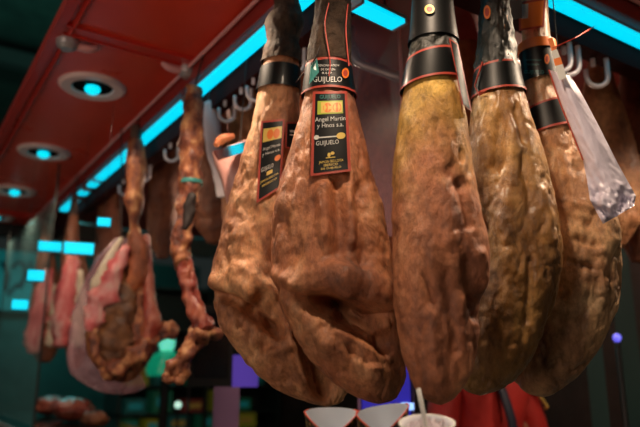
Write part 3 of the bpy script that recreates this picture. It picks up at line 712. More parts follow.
m.build('wrap', 'pink_meat' if False else 'paper_pink' if 'paper_pink' in M else noisy('pink_wrap', [lin(190, 130, 120), lin(215, 160, 150)], 9, .35, .3, 20, coat=.3), t, True)
m = MB(); c = sum((V[j] for j in range(n)), Vector())/n
m.add([c]+V[:n], [(0, 1+j, 1+(j+1) % n) for j in range(n)]); m.build('cut_top', 'fat', t)
m = MB(); A0, B0, C0, D0 = px(213, 151, P, .09), px(259, 137, P, .09), px(257, 148, P, .09), px(218, 160, P, .09)
mid = (A0+B0+C0+D0)/4; nrm = ((CAM-mid).normalized()+(Vector((.848, mid.y, 2.6))-mid).normalized()).normalized()
fix = lambda p: CAM+(p-CAM)*((mid-CAM).dot(nrm)/(p-CAM).dot(nrm))
q = [fix(p) for p in (A0, B0, C0, D0)]; q2 = [p-nrm*.002 for p in q]
m.add(q+q2, [(0, 1, 2, 3), (7, 6, 5, 4), (0, 4, 5, 1), (1, 5, 6, 2), (2, 6, 7, 3), (3, 7, 4, 0)]); m.build('glint_flap', mat('mirrored', lin(235, 235, 235), .12, 1), t)  # flap made metallic and angled to mirror the cyan strip as a glint
m = MB(); m.tube([px(216, 146, P, .03), px(222, 139, P, .03), px(234, 136, P, .03)], [pr(k, P) for k in (3, 5, 3)], 12, sub=4, nz=.2); m.build('knuckle', 'ham_orange', t, True)
m = MB(); m.tube([px(240, 142, P, -.02), Vector((P[0], P[1], 2.745))+PW*.02], .002, 6); m.build('hanging_cord', 'dark_cord', t)

# hams behind the end glass
def pinkpiece(u, Yrow, sil, label, seed, tubes):
    r = ray(u, 300); k = .82/r.x; P = (.82, r.y*k, 1.6)
    h = Ham('opened_ham', P, sil, label, cat='ham', kd=.55, material='ham_far', seed=seed, amp=.014, wr=.5, rows=50, seg=40, group='pink opened hams behind the glass end pane')
    for pts, nm, mt in tubes:
        m = MB(); m.tube([px(a, b, P, .05) for a, b, c in pts], [pr(c*1.4, P) for a, b, c in pts], 14, sub=5, nz=.6, seed=seed, flat=(Vector((P[0], P[1], 0)).normalized(), .5)); m.build(nm, mt, h.t, True)
    h.hang(); return h
pinkpiece(72, 0, [(215, 68, 78), (240, 64, 80), (270, 60, 88), (300, 58, 90), (330, 60, 90), (355, 66, 86), (368, 72, 80)], 'pink opened ham behind the glass, nearer the opened orange one', 71,
    [([(74, 250, 3), (68, 285, 6), (62, 320, 7), (60, 345, 4)], 'cut_meat', 'pink_meat'), ([(80, 270, 2), (80, 310, 5), (78, 345, 4)], 'fat_edge', 'fat')])
pinkpiece(42, 0, [(222, 42, 50), (250, 38, 54), (285, 32, 60), (320, 28, 60), (345, 30, 58), (362, 38, 50)], 'farthest pink opened ham behind the glass at far left', 73,
    [([(50, 270, 3), (42, 305, 6), (34, 340, 6), (32, 352, 3)], 'cut_meat', 'pink_meat'), ([(54, 285, 2), (54, 320, 4), (50, 345, 3)], 'fat_edge', 'fat')])

# ------------------------------------------------------------------ hooks
def shook(p, label, rot=0, sc=1.0, group='white hooks under the strip lights'):
    p = Vector(p)
    m = MB(); pts = []
    for i in range(22):
        t = i/21
        if t < .5: a = PI*(.15+1.1*(t/.5)); q = Vector((.014*math.cos(a), 0, .014*math.sin(a)))
        else: a = PI*(1.25-1.2*((t-.5)/.5)); q = Vector((.018*math.cos(a+PI*1.0)-.003, 0, -.045+.018*math.sin(a+PI)))
        c, s = math.cos(rot), math.sin(rot)
        pts.append(p+Vector((q.x*c, q.x*s, q.z))*sc)
    # clean J hook: eye at top, straight shank, upturned tip
    pts = []
    for i in range(7): a = PI*(1-i/6); pts.append((.010*math.cos(a), .0+.010*math.sin(a)))
    pts = [(-.010, -.012)]+pts
    pts += [(.010, -.03)]
    for i in range(1, 9): a = -PI*i/8; pts.append((.010+(-.016)+.016*math.cos(a), -.03+.016*math.sin(a)))
    pts += [(-.022, -.018)]
    c, s = math.cos(rot), math.sin(rot)
    m.tube([p+Vector((x*c, x*s, z))*sc for x, z in pts], .0038*sc, 8)
    o = m.build('meat_hook', 'white_metal', None, True, origin=p)
    return tag(o, label, 'hook', group)
ordn = 'white steel hook hanging from the beam under the left light strips'
hookL = [(262, 38), (243, 52), (228, 72), (216, 82), (204, 96), (166, 118), (150, 140), (122, 162), (108, 178)]
names = ['topmost', 'second from the top', 'third from the top', 'fourth from the top', 'fifth, just above the paper sleeve', 'sixth, past the stripped leg', 'seventh', 'eighth', 'last and farthest']
for (u, v), nm in zip(hookL, names):
    q = hz(u, v, 2.525); shook((.912, q.y, 2.53), 'white hook under the left light strips, '+nm, -.36, 1.7)
hookR = [(563, 20, 'next to the red sticker'), (575, 38, 'left of the pair beside the red string'), (596, 36, 'right of the pair beside the red string'), (632, 46, 'at the right frame edge')]
for u, v, nm in hookR:
    q = hz(u, v, 2.525); shook((q.x, 1.045, 2.53), 'white hook under the right light strip, '+nm, -.67, 2.0)

# ------------------------------------------------------------------ plastic sheet, tag on red string
P = groundpt(585, 1.40); PW = Vector((P[0], P[1], 0)).normalized()
M['sheet'] = noisy('lavender_plastic', [lin(205, 195, 212), lin(228, 222, 236)], 5, .35, .12, 14, coat=.4)
t = thing('plastic_sheet', px(600, 222, P), 'pale lavender plastic sheet hanging slanted beside the pale tan ham', 'plastic sheet')
top = [(549, 70), (571, 76)]; ed = [(549, 70, 571, 76), (559, 100, 584, 98), (571, 130, 600, 128), (583, 160, 616, 160), (587, 180, 627, 180), (590, 200, 636, 196), (603, 224, 634, 206)]
V = []; nx, ny = 24, 60
for side in (0, 1):
    for j in range(ny+1):
        t_ = j/ny*(len(ed)-1); i = min(len(ed)-2, int(t_)); f = t_-i
        a = [ed[i][k]*(1-f)+ed[i+1][k]*f for k in range(4)]
        for k in range(nx+1):
            g = k/nx; u = a[0]*(1-g)+a[2]*g; v = a[1]*(1-g)+a[3]*g
            crumple = max(0, (j/ny-.65)/.35)
            d = .02*math.sin(g*PI)+(.004+.03*crumple)*noise.fractal(Vector((g*3.0, j/ny*5, 2.2)), .6, 2, 4)+.012*crumple*abs(noise.noise(Vector((g*9, j/ny*9, 5))))*3
            V.append(px(u, v, P, d-.003*side))
N1 = (nx+1)*(ny+1); Fc = []
for j in range(ny):
    for k in range(nx):
        q = (j*(nx+1)+k, j*(nx+1)+k+1, (j+1)*(nx+1)+k+1, (j+1)*(nx+1)+k); Fc.append(q); Fc.append(tuple(x+N1 for x in reversed(q)))
obj('sheet', V, Fc, 'sheet', t)
m = MB(); m.tube([px(549, 70, P, .01), px(559, 100, P, .012), px(571, 130, P, .012), px(583, 160, P, .014)], .0016, 6, sub=4); m.build('red_edge', 'label_red', t)
m = MB(); m.tube([px(560, 74, P), Vector((px(560, 74, P).x, px(560, 74, P).y, CZ))], .0015, 6); m.build('hanging_cord', 'dark_cord', t)
P = groundpt(560, 1.36)
t = thing('paper_tag', px(560, 80, P), 'narrow white and orange tag tied to the red string', 'tag')
m = MB()
def strip(pts, w_, mi, q=0):
    for i in range(len(pts)-1):
        (u0, v0), (u1, v1) = pts[i], pts[i+1]
        A, B = px(u0-w_, v0+1, P, q), px(u0+w_, v0-1, P, q); D_, C_ = px(u1-w_, v1+1, P, q), px(u1+w_, v1-1, P, q)
        off = Vector((P[0], P[1], 0)).normalized()*.0012
        m.add([A, B, C_, D_, A+off, B+off, C_+off, D_+off], [(0, 3, 2, 1), (4, 5, 6, 7), (0, 1, 5, 4), (2, 3, 7, 6), (0, 4, 7, 3), (1, 2, 6, 5)], mi)
strip([(550, 38), (554, 50)], 2.2, 1); strip([(554, 50), (557, 58)], 3.0, 0); strip([(557, 58), (559, 65)], 3.6, 1); strip([(559, 65), (563, 79)], 3.8, 0)
m.build('card', ['label_white', 'label_orange'], t)
m = MB(); e = hz(606, 19, 2.60); m.tube([px(553, 48, P), px(575, 38, (P[0], P[1]+.02, 1.6)), Vector((e.x, 1.0, 2.595))], .0013, 8); m.build('red_string', 'cord', t)
# grey bag above the ochre and pale hams
P = groundpt(512, 1.50); t = thing('grey_packet', px(512, 22, P), 'pale grey printed packet at the top between the ochre ham and the red sticker', 'packet')
m = MB(); pts = [(502, -14), (522, -14), (522, 18), (506, 21)]
A = [px(a, b, P, .01) for a, b in pts]; B = [px(a, b, P, -.01) for a, b in pts]
m.add(A+B, [(0, 3, 2, 1), (4, 5, 6, 7), (0, 1, 5, 4), (1, 2, 6, 5), (2, 3, 7, 6), (3, 0, 4, 7)])
m.build('packet_body', mat('grey_packet', lin(120, 118, 108), .4), t)
m = MB(); m.tube([px(512, -12, P), Vector((px(512, -12, P).x, px(512, -12, P).y, CZ))], .002, 6); m.build('hanging_cord', 'dark_cord', t)

# ------------------------------------------------------------------ clear panel behind hams 2/3
M['panel'] = mat('frosted_panel', lin(215, 165, 178), .25, alpha=.13, spec=.6)
PP = groundpt(375, 1.62)
rt = ray(402, 100); k = 1.74/math.hypot(rt.x, rt.y); e1 = Vector((rt.x*k, rt.y*k, 0)); rt = ray(335, 100); k = 1.62/math.hypot(rt.x, rt.y); e0 = Vector((rt.x*k, rt.y*k, 0))
t = thing('divider_panel', (e1.x, e1.y, 1.55), 'clear upright plastic panel with a bright edge, between the russet and golden hams', 'panel')
z0, z1 = 1.95, 2.58
d = (e1-e0).normalized(); nn = Vector((-d.y, d.x, 0))*.002
m = MB(); m.add([Vector((p.x, p.y, z))+s*nn for s in (-1, 1) for p in (e0, e1) for z in (z0, z1)], [(0, 2, 3, 1), (4, 5, 7, 6), (0, 1, 5, 4), (2, 6, 7, 3), (1, 3, 7, 5), (0, 4, 6, 2)]); m.build('pane', 'panel', t)
m = MB(); m.obox(Vector((e1.x, e1.y, (z0+z1)/2)), d*.0035, nn*2, Vector((0, 0, (z1-z0)/2))); m.build('bright_edge', 'pink_metal', t)
m = MB(); m.tube([Vector((e1.x, e1.y, z1))-d*.05, Vector((e1.x, e1.y, 2.745))-d*.05], .004, 8); m.build('hanger', 'steel', t)
P = groundpt(375, 2.0)
m = MB(); m.tube([px(352, 50, P), px(358, 62, P), px(378, 70, P), px(402, 78, P)], [pr(k, P) for k in (7, 5, 5, 6)], 14, sub=4); m.tube([px(352, 52, P), Vector((px(352, 52, P).x, px(352, 52, P).y, 2.74))], pr(3, P), 10)
tag(m.build('metal_arm', 'steel', None, True), 'grey metal pipe arm behind the clear panel', 'pipe')

# ------------------------------------------------------------------ end glass pane and bright lamps beyond
M['glass'] = mat('end_glass', lin(150, 200, 200), .08, alpha=.14, spec=.6)
t = thing('glass_pane', (.70, 4.2, 1.34), 'tall clear glass pane at the far end of the stall', 'glass pane')
m = MB(); m.box((.658, 3.55, 1.34), (.664, 5.1, 2.5)); m.build('pane', 'glass', t)
for y in (3.54, 5.1):
    m = MB(); m.box((.657, y, 1.318), (.666, y+.012, 2.68)); m.build('edge_profile', 'dark', t)
LM = [(50, 247, 10, 4, 3.5, 'wide cyan lamp on the left of the pair behind the glass pane'), (79, 249, 13, 5, 3.05, 'wide cyan lamp on the right of the pair, beside the opened ham'),
      (36, 276, 7, 4.5, 3.3, 'small cyan lamp below the wide pair behind the glass'), (20, 305, 6.5, 4, 3.6, 'lowest cyan lamp at the far left'), (104, 223, 6, 3.5, 2.6, 'single small cyan lamp above the opened ham')]
for u, v, a, b, D, lb in LM:
    P = groundpt(u, D); c = px(u, v, P); t = thing('hanging_lamp', c, lb, 'lamp', 'cyan rectangular lamps beyond the stall')
    r_ = Vector((P.y, -P.x, 0)).normalized(); w_ = Vector((P.x, P.y, 0)).normalized(); A, B = pr(a, P), pr(b, P)
    m = MB(); m.obox(c-w_*.02, r_*A, w_*.01, Vector((0, 0, B))); m.build('diffuser', 'led', t)
    m = MB(); m.obox(c+w_*.01, r_*(A+.003), w_*.012, Vector((0, 0, B+.003))); m.tube([c+w_*.01, Vector((c.x, c.y, CZ+.002))+w_*.01], .0006, 6); m.build('housing', 'black', t)

# ------------------------------------------------------------------ background stall front, signs, shelves
M['teal'] = mat('teal_sign', lin(20, 90, 90), .5, emit=lin(20, 120, 120), es=.22)  # board has a weak emission in its own teal
M['teal_dark'] = mat('dark_blue_print', lin(12, 40, 55), .6)
def sign(u0, v0, u1, v1, Y, label, strokes):
    A, B = hy(u0, v0, Y), hy(u1, v1, Y)
    t = thing('sign_board', (A.x, Y, min(A.z, B.z)), label, 'sign')
    m = MB(); m.box((A.x, Y, B.z), (B.x, Y+.04, A.z)); m.build('board', 'teal', t)
    m = MB()
    for st_ in strokes: m.tube([hy(a, b, Y-.01) for a, b in st_], .025, 8, sub=4)
    m.build('lettering', 'teal_dark', t, True)
sign(-40, 246, 47, 312, 8.6, 'faintly self-glowing teal sign with dark brush strokes at the far left', [[(2, 262), (8, 275), (6, 290)], [(12, 268), (20, 262), (26, 272), (20, 288)], [(30, 262), (34, 276), (42, 268)], [(8, 295), (18, 284)]])
sign(118, 193, 212, 246, 8.2, 'teal sign panel seen between the opened ham and the stripped leg', [[(150, 205), (158, 215), (164, 206), (170, 216)], [(176, 204), (172, 226)], [(180, 212), (192, 210), (186, 224)]])
M['shelf'] = mat('shelf_dark', lin(26, 40, 38), .5)
M['green'] = mat('green_glass', lin(20, 170, 130), .2, emit=lin(10, 150, 115), es=.35)
M['greenlamp'] = mat('lit_globe', (.2, .8, .6), .4, emit=(.1, .62, .45), es=.9)
M['purple'] = mat('purple_screen', lin(70, 50, 150), .3, emit=lin(84, 62, 165), es=.55)
M['blue'] = mat('blue_screen', lin(40, 35, 140), .3, emit=lin(48, 42, 165), es=.6)
M['bluebright'] = mat('blue_bulb', (.3, .4, 1), .3, emit=lin(150, 200, 255), es=1.3)
M['mauve'] = mat('mauve_post', lin(120, 90, 125), .5)
# shelving against the far side, built on the plane Y=6.2
t = thing('shelf_unit', hy(240, 427, 6.3), 'dark shelving with faintly self-glowing goods behind the hams', 'shelves')
sz = [hy(200, v, 6.3).z for v in (430, 412, 385, 330, 290)]
xa, xb = hy(118, 400, 6.3).x, hy(345, 400, 6.3).x
xb = min(xb, 3.65)
m = MB(); m.box((xa, 6.74, 0), (xb, 6.76, sz[-1]))
m.build('back_panel', 'shelf', t)
for z in sz:
    m = MB(); m.box((xa, 6.3, z-.02), (xb, 6.72, z)); m.build('shelf', 'shelf', t)
for x in (xa, (xa+xb)/2, xb-.03):
    m = MB(); m.box((x, 6.3, 0), (x+.03, 6.72, sz[-1])); m.build('upright', 'shelf', t)
rnd = random.Random(4)
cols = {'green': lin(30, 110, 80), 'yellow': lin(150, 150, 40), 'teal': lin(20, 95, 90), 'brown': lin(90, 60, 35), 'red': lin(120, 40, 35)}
for cn, cc in cols.items(): M['box_'+cn] = mat('goods_'+cn, cc, .5, emit=cc, es=.05)  # cartons carry a faint glow of their own colour in place of light
seq = ['green', 'yellow', 'teal', 'green', 'brown', 'yellow', 'teal', 'green', 'red', 'yellow']
xx = xa+.06; k = 0
for row in (0, 1, 2):
    xx = xa+.08
    rank = 0
    while xx < xb-.25:
        wd = rnd.uniform(.12, .24); hh = min((sz[row+1]-sz[row])*.8, rnd.uniform(.10, .3)); cn = seq[k % 10]; k += 1; rank += 1
        tt = thing('goods_carton', (xx, 6.42, sz[row]), '%s carton, number %s from the left on the %s shelf' % (cn, ['one', 'two', 'three', 'four', 'five', 'six', 'seven', 'eight', 'nine', 'ten', 'eleven', 'twelve'][min(11, rank-1)], ['lowest', 'middle', 'upper'][row]), 'carton', 'cartons on the dark shelving')
        m = MB(); m.box((xx, 6.36, sz[row]), (xx+wd, 6.55, sz[row]+hh)); m.build('carton_body', 'box_'+cn, tt)
        m = MB(); m.box((xx+wd*.2, 6.354, sz[row]+hh*.3), (xx+wd*.8, 6.36, sz[row]+hh*.7)); m.build('front_label', 'label_gold' if k % 3 == 0 else 'teal', tt)
        xx += wd+rnd.uniform(.03, .14)
# green lantern
P = groundpt(165, 4.6)
t = thing('green_lantern', px(168, 378, P), 'glowing green lantern below the opened ham leg bone', 'lantern')
c = px(167, 345, P); m = MB()
prf = [(.001, .075), (.03, .07), (.05, .045), (.055, .01), (.045, -.03), (.02, -.05), (.001, -.052)]
m.lathe(c, prf, 24); autosmooth(m.build('globe', 'greenlamp', t))
c2 = px(168, 376, P); m = MB(); m.lathe(Vector((c.x, c.y, c2.z)), [(.001, 0), (.12, .0), (.13, .04), (.12, .12), (.05, c.z-c2.z-.04), (.001, c.z-c2.z-.03)], 24); autosmooth(m.build('lantern_body', 'green', t))
m = MB(); m.tube([Vector((c.x, c.y, 0.0)), Vector((c.x, c.y, c2.z))], .03, 10); m.build('stand', 'black', t)
for (u, v, lb) in ((190, 367, 'small white-green bulb light right of the green lantern'), (178, 405, 'small white bulb light low beneath the green lantern')):
    P = groundpt(u, 4.3); c = px(u, v, P); t = thing('bulb_light', c, lb, 'lamp')
    m = MB(); m.lathe(c, [(.001, .022), (.016, .016), (.022, 0), (.016, -.016), (.001, -.022)], 16); m.build('globe', mat('bulb_white', (.6, .9, .8), .4, emit=(.5, .85, .7), es=1.0), t, True)
    m = MB(); m.tube([c-Vector((0, 0, .02)), Vector((c.x, c.y, 0))], .008, 8); m.build('stem', 'black', t)
# scale with black display head, purple screen, post
P = groundpt(225, 3.0); w_ = Vector((P.x, P.y, 0)).normalized(); r_ = Vector((w_.y, -w_.x, 0))
def slab(m, u0, v0, u1, v1, P, th, mi=0, q=0):
    A = px(u0, v0, P, q); B = px(u1, v1, P, q); w_ = Vector((P[0], P[1], 0)).normalized(); r_ = Vector((w_.y, -w_.x, 0))
    c = (A+B)/2+w_*th/2; m.obox(c, r_*abs((B-A).dot(r_))/2, w_*th/2, Vector((0, 0, abs(A.z-B.z)/2)), mi)
t = thing('counter_display', px(226, 427, P), 'black boxy display on a mauve post beside the stripped leg', 'display')
m = MB(); slab(m, 191, 305, 232, 386, P, .18); m.build('housing', 'black', t)
m = MB(); slab(m, 233, 355, 258, 387, P, .03); m.build('purple_screen', 'purple', t)
m = MB(); slab(m, 214, 387, 236, 520, P, .06); m.build('post', 'mauve', t)
m = MB(); slab(m, 196, 312, 227, 378, P, .01, q=.008); m.build('screen', mat('dark_screen', lin(20, 22, 26), .15), t)
P = groundpt(390, 2.4)
t = thing('blue_screen', px(385, 427, P), 'deep blue lit screen low behind the paper cones', 'screen')
m = MB(); slab(m, 361, 340, 412, 440, P, .03); m.build('panel', 'blue', t)
m = MB(); slab(m, 357, 336, 361, 444, P, .04, q=.004); slab(m, 412, 336, 415, 444, P, .04, q=.004); m.build('frame', 'mauve', t)
m = MB(); slab(m, 401, 403, 414, 410, P, .01, q=.014); m.build('bright_window', 'bluebright', t)
m = MB(); slab(m, 380, 440, 392, 700, P, .03); m.build('stand', 'black', t)
P = groundpt(618, 3.2); c = px(617, 338, P); t = thing('blue_spot_lamp', c, 'tiny blue lamp right of the pale tan ham', 'lamp')
m = MB(); m.lathe(c, [(.001, .02), (.014, .014), (.018, 0), (.012, -.014), (.001, -.02)], 14); m.build('globe', mat('blue_small', (.3, .4, 1), .3, emit=lin(95, 90, 235), es=1.2), t, True)
m = MB(); m.tube([c-Vector((0, 0, .018)), Vector((c.x, c.y, 0))], .012, 8); m.build('pole', 'black', t)
# curtain strips of dark teal at right
for u, lb in ((597, 'dark teal hanging strip right of the pale tan ham'), (632, 'dark teal hanging strip at the right frame edge')):
    P = groundpt(u, 3.4 if u < 610 else 3.8); m = MB(); slab(m, u-6, 235, u+8, 560, P, .03); slab(m, u-7, 232, u+9, 238, P, .04)
    tag(m.build('hanging_strip', mat('teal_strip', lin(26, 58, 56), .5)), lb, 'strip curtain')

# ------------------------------------------------------------------ counter with glass case
t = thing('display_counter', (1.2, 3, 0), 'long dark glass-topped display counter under the hanging hams', 'counter')
m = MB(); m.box((.62, .75, 0), (1.15, 5.2, .92)); m.box((1.15, .75, 0), (3.65, 1.25, .92)); m.build('cabinet', 'dark_red', t)
M['ctop'] = mat('dark_glass', lin(20, 40, 38), .08, spec=.7)
m = MB(); m.box((.60, .73, 1.30), (1.17, 5.22, 1.318)); m.box((1.17, .73, 1.30), (3.65, 1.27, 1.318)); m.build('glass_top', 'ctop', t)
m = MB(); m.box((.62, .75, .92), (.63, 5.2, 1.30)); m.box((.63, .75, .92), (3.65, .76, 1.30)); m.build('front_glass', 'glass', t)
m = MB(); m.box((.597, .727, 1.296), (.603, 5.22, 1.322)); m.build('edge_strip', 'steel', t)
# brown cuts on the counter top at left
rnd = random.Random(9)
for u, v, r0, lb in ((52, 385, 14, 'dark red chunk of cured meat lying on the counter, furthest left'), (75, 388, 17, 'larger dark red chunk of cured meat on the counter beneath the pink hams'), (98, 383, 12, 'small brown chunk of cured meat on the counter under the plastic bag')):
    r = ray(u, v); k = .95/r.x; P = (r.x*k, r.y*k, 1.6); c = px(u, v, P); rr = pr(r0, P); c.z = 1.318+rr*.62
    m = MB(); V = []; n1, n2 = 16, 24
    for i in range(n1+1):
        for j in range(n2):
            a, b = PI*i/n1, 2*PI*j/n2; d = Vector((math.sin(a)*math.cos(b), math.sin(a)*math.sin(b)*1.3, math.cos(a)*.6))
            V.append(c+d*rr*(1+.25*noise.fractal(d*2.5+Vector((u, 0, 0)), 1, 2, 3)*(1 if d.z > -.3 else .2)))
    m.add(V, [(i*n2+j, (i+1)*n2+j, (i+1)*n2+(j+1) % n2, i*n2+(j+1) % n2) for i in range(n1) for j in range(n2)])
    tag(m.build('meat_chunk', 'ham_far' if u > 90 else 'meat', None, True, origin=c), lb, 'meat', 'meat chunks on the counter')

# ------------------------------------------------------------------ paper cones and cup
def pattern():
    m = bpy.data.materials.new('cone_print'); m.use_nodes = True; nt = m.node_tree; N = nt.nodes; L = nt.links; b = N['Principled BSDF']
    g = N.new('ShaderNodeNewGeometry'); v = N.new('ShaderNodeTexVoronoi'); v.inputs['Scale'].default_value = 130; L.new(g.outputs['Position'], v.inputs['Vector'])
    r = N.new('ShaderNodeValToRGB'); L.new(v.outputs['Distance'], r.inputs['Fac'])
    e = r.color_ramp.elements; e[0].color = (*lin(165, 130, 60), 1); e[0].position = .2; e[1].color = (*lin(18, 14, 12), 1); e[1].position = .45
    L.new(r.outputs['Color'], b.inputs['Base Color']); b.inputs['Roughness'].default_value = .5
    return m
M['cone_print'] = pattern()
M['cone_white'] = mat('cone_inner', lin(215, 222, 232), .55)
M['cone_edge'] = mat('cone_edge', lin(215, 75, 50), .5)
def cone(u, vt, D, rad, H, label, open_to, tl=0):
    P = groundpt(u, D); c = px(u, vt, P); z1 = c.z; base = Vector((P.x, P.y, z1-H)); PW = Vector((P.x, P.y, 0)).normalized()
    t = thing('paper_cone', base, label, 'paper cone', 'patterned paper cones standing in a rack')
    TL = 0; base = base+PW*H*math.sin(TL)-Vector((0, 0, .006)); r_ = Vector((PW.y, -PW.x, 0)); n = 64; rows = 24; ph = math.radians(open_to)
    def pt(a, h, off):     # a=0 is the back, h 0..1
        rr = max(.003, rad*h**.6)+off
        q = (PW*math.cos(a)+r_*math.sin(a))*rr + Vector((0, 0, H*h))
        x, z = q.dot(PW)+.0, q.z
        return base + r_*q.dot(r_) + PW*(x*math.cos(TL)-z*math.sin(TL)) + Vector((0, 0, z*math.cos(TL)+x*math.sin(TL)))
    def rim(a):
        x = abs(a)/ph
        return 1.0-.035*min(1, x/.6)**2-.17*max(0, (x-.6)/.4)**1.3+tl*math.sin(a)
    mi_ = MB(); mo = MB(); me = MB()
    for mbx, off in ((mi_, 0), (mo, .0014)):
        V = [pt(-ph+2*ph*j/n, .02+(rim(-ph+2*ph*j/n)-.02)*i/rows, off) for i in range(rows+1) for j in range(n+1)]
        mbx.add(V, [(i*(n+1)+j, i*(n+1)+j+1, (i+1)*(n+1)+j+1, (i+1)*(n+1)+j) for i in range(rows) for j in range(n)])
    mi_.build('lining', 'cone_white', t, True); mo.build('outer_print', 'cone_print', t, True)
    pts = [pt(-ph+2*ph*j/n, rim(-ph+2*ph*j/n), .0007) for j in range(n+1)]
    me.tube(pts[:n//3], .0012, 6); me.tube(pts[-(n//3):], .0012, 6); me.build('orange_edge', 'cone_edge', t, True)
    return base
bA = cone(331, 405, 1.12, .044, .17, 'left patterned paper cone under the russet ham, white lining showing', 164)
bB = cone(381, 402.5, 1.10, .043, .17, 'right patterned paper cone beside the straw cup, white lining showing', 164, .04)
P = groundpt(425, 1.06); c = px(426, 420, P); base = Vector((P.x, P.y, c.z-.10))
t = thing('paper_cup', base, 'white paper cup with napkin and straw, right of the two paper cones', 'cup')
from mathutils import Matrix
CW = Vector((P.x, P.y, 0)).normalized(); CR = Matrix.Rotation(math.radians(13), 3, Vector((CW.y, -CW.x, 0)))
cb = base+Vector((0, 0, .05))
def tiltm(m):
    m.v = [cb+CR@(v-cb)*.9 for v in m.v]; return m
m = MB(); m.lathe(base, [(.026, .0), (.030, .02), (.045, .098), (.0465, .10), (.0465, .103), (.044, .103), (.041, .09), (.028, .02), (.001, .018)], 48)
tiltm(m).build('cup_wall', noisy('cup_print', [lin(215, 215, 220), lin(205, 205, 215), lin(205, 120, 50)], 30, .5, .02, 10, stops=[.3, .56, .62]), t, True)
m = MB(); m.lathe(base, [(.0465, .099), (.048, .101), (.048, .104), (.0455, .105), (.044, .103)], 48); tiltm(m).build('rolled_rim', 'label_white', t, True)
m = MB(); nv = 20
V = [base+Vector(((i/nv-.5)*.056, (j/nv-.5)*.056, .088+.02*noise.fractal(Vector((i*.25, j*.25, 3)), .8, 2, 3)+.008)) for i in range(nv+1) for j in range(nv+1)]
m.add(V, [(i*(nv+1)+j, (i+1)*(nv+1)+j, (i+1)*(nv+1)+j+1, i*(nv+1)+j+1) for i in range(nv) for j in range(nv)]); tiltm(m).build('napkin', 'paper', t)
s0 = px(425.5, 424, P, .02); s1 = px(418.5, 389, P, .02)
m = MB(); m.tube([s0+(s0-s1)*.6, s0, s1], .0036, 14); m.build('straw', 'label_white', t, True)
# rack
rk = thing('cone_rack', (bA.x, bA.y, 1.318), 'low stand holding the paper cones and cup on the counter', 'rack')
zr = bA.z+.02
m = MB()
for q in (bA, bB, base):
    m.tube([Vector((q.x, q.y, 1.322)), Vector((q.x, q.y, q.z+.001))], .006, 10)
    m.lathe((q.x, q.y, q.z), [(.001, 0), (.03, 0), (.03, -.004), (.001, -.004)], 24)
m.build('posts', 'steel', rk)
m = MB(); cc = (bA+bB+base)/3; m.lathe((cc.x, cc.y, 1.318), [(.001, .010), (.12, .010), (.122, .002), (.001, .002)], 32); m.build('base_plate', 'steel', rk)

# ------------------------------------------------------------------ the seller behind the hams
def skin(name, verts, edges, radii, material, parent, root=0, sub=2):
    me = bpy.data.meshes.new(name); me.from_pydata([tuple(v) for v in verts], edges, []); me.update()
    o = bpy.data.objects.new(name, me); C.objects.link(o)
    o.modifiers.new('s', 'SKIN'); o.modifiers.new('b', 'SUBSURF').levels = sub; o.modifiers['b'].render_levels = sub
    for i, sv in enumerate(me.skin_vertices[0].data):
        r = radii[i]; sv.radius = r if isinstance(r, tuple) else (r, r); sv.use_root = (i == root)
    dg = bpy.context.evaluated_depsgraph_get(); dg.update()
    m2 = bpy.data.meshes.new_from_object(o.evaluated_get(dg)); bpy.data.objects.remove(o)
    m2.polygons.foreach_set('use_smooth', [True]*len(m2.polygons)); m2.materials.clear(); m2.materials.append(material)
    o = bpy.data.objects.new(name, m2); C.objects.link(o); o.parent = parent; return o
P = groundpt(484, 3.0)
pt_ = thing('person', (P.x, P.y, 0), 'person in a red jacket with dark stripe standing behind the hams, head hidden', 'person')
ang = math.atan2(P.y, P.x)+PI/2      # local -Y faces the photographer
pt_.rotation_euler = (0, 0, math.atan2(P.y, P.x)-PI/2+.75); pt_.scale = (1.05, 1.05, 1.05)
SKm = noisy('skin', [lin(190, 130, 105), lin(205, 145, 120)], 10, .5, .05, 30)
JK = noisy('red_jacket', [lin(150, 28, 24), lin(178, 38, 30)], 8, .6, .3, 24)
TR = mat('dark_trousers', lin(25, 28, 40), .7); NV = mat('navy', lin(16, 20, 42), .6)
bv = [(0, 0, .98), (0, .01, 1.15), (0, .01, 1.32), (0, .01, 1.47), (0, 0, 1.56), (0, -.01, 1.64), (0, -.015, 1.72), (0, -.01, 1.78),
      (.09, 0, .92), (.10, -.01, .52), (.10, .01, .09), (.11, -.13, .04), (-.09, 0, .92), (-.10, -.01, .52), (-.10, .01, .09), (-.11, -.13, .04),
      (.18, .01, 1.47), (.25, -.02, 1.2), (.20, -.24, 1.12), (.17, -.30, 1.12), (-.18, .01, 1.47), (-.25, -.02, 1.2), (-.20, -.24, 1.12), (-.17, -.30, 1.12)]
be = [(0, 1), (1, 2), (2, 3), (3, 4), (4, 5), (5, 6), (6, 7), (0, 8), (8, 9), (9, 10), (10, 11), (0, 12), (12, 13), (13, 14), (14, 15), (3, 16), (16, 17), (17, 18), (18, 19), (3, 20), (20, 21), (21, 22), (22, 23)]
br = [(.15, .10), (.14, .095), (.16, .105), (.12, .08), .052, .07, (.075, .09), .055, .085, .055, .04, .035, .085, .055, .04, .035, .06, .042, .032, .025, .06, .042, .032, .025]
skin('body', bv, be, br, SKm, pt_)
jv = [(0, 0, .95), (0, .01, 1.15), (0, .01, 1.34), (0, .01, 1.49), (0, .0, 1.535), (.19, .01, 1.48), (.275, -.02, 1.2), (.21, -.22, 1.12), (-.19, .01, 1.48), (-.275, -.02, 1.2), (-.21, -.22, 1.12)]
je = [(0, 1), (1, 2), (2, 3), (3, 4), (3, 5), (5, 6), (6, 7), (3, 8), (8, 9), (9, 10)]
skin('jacket', jv, je, [(.175, .12), (.165, .115), (.185, .125), (.14, .095), (.075, .075), .078, .06, .048, .078, .06, .048], JK, pt_)
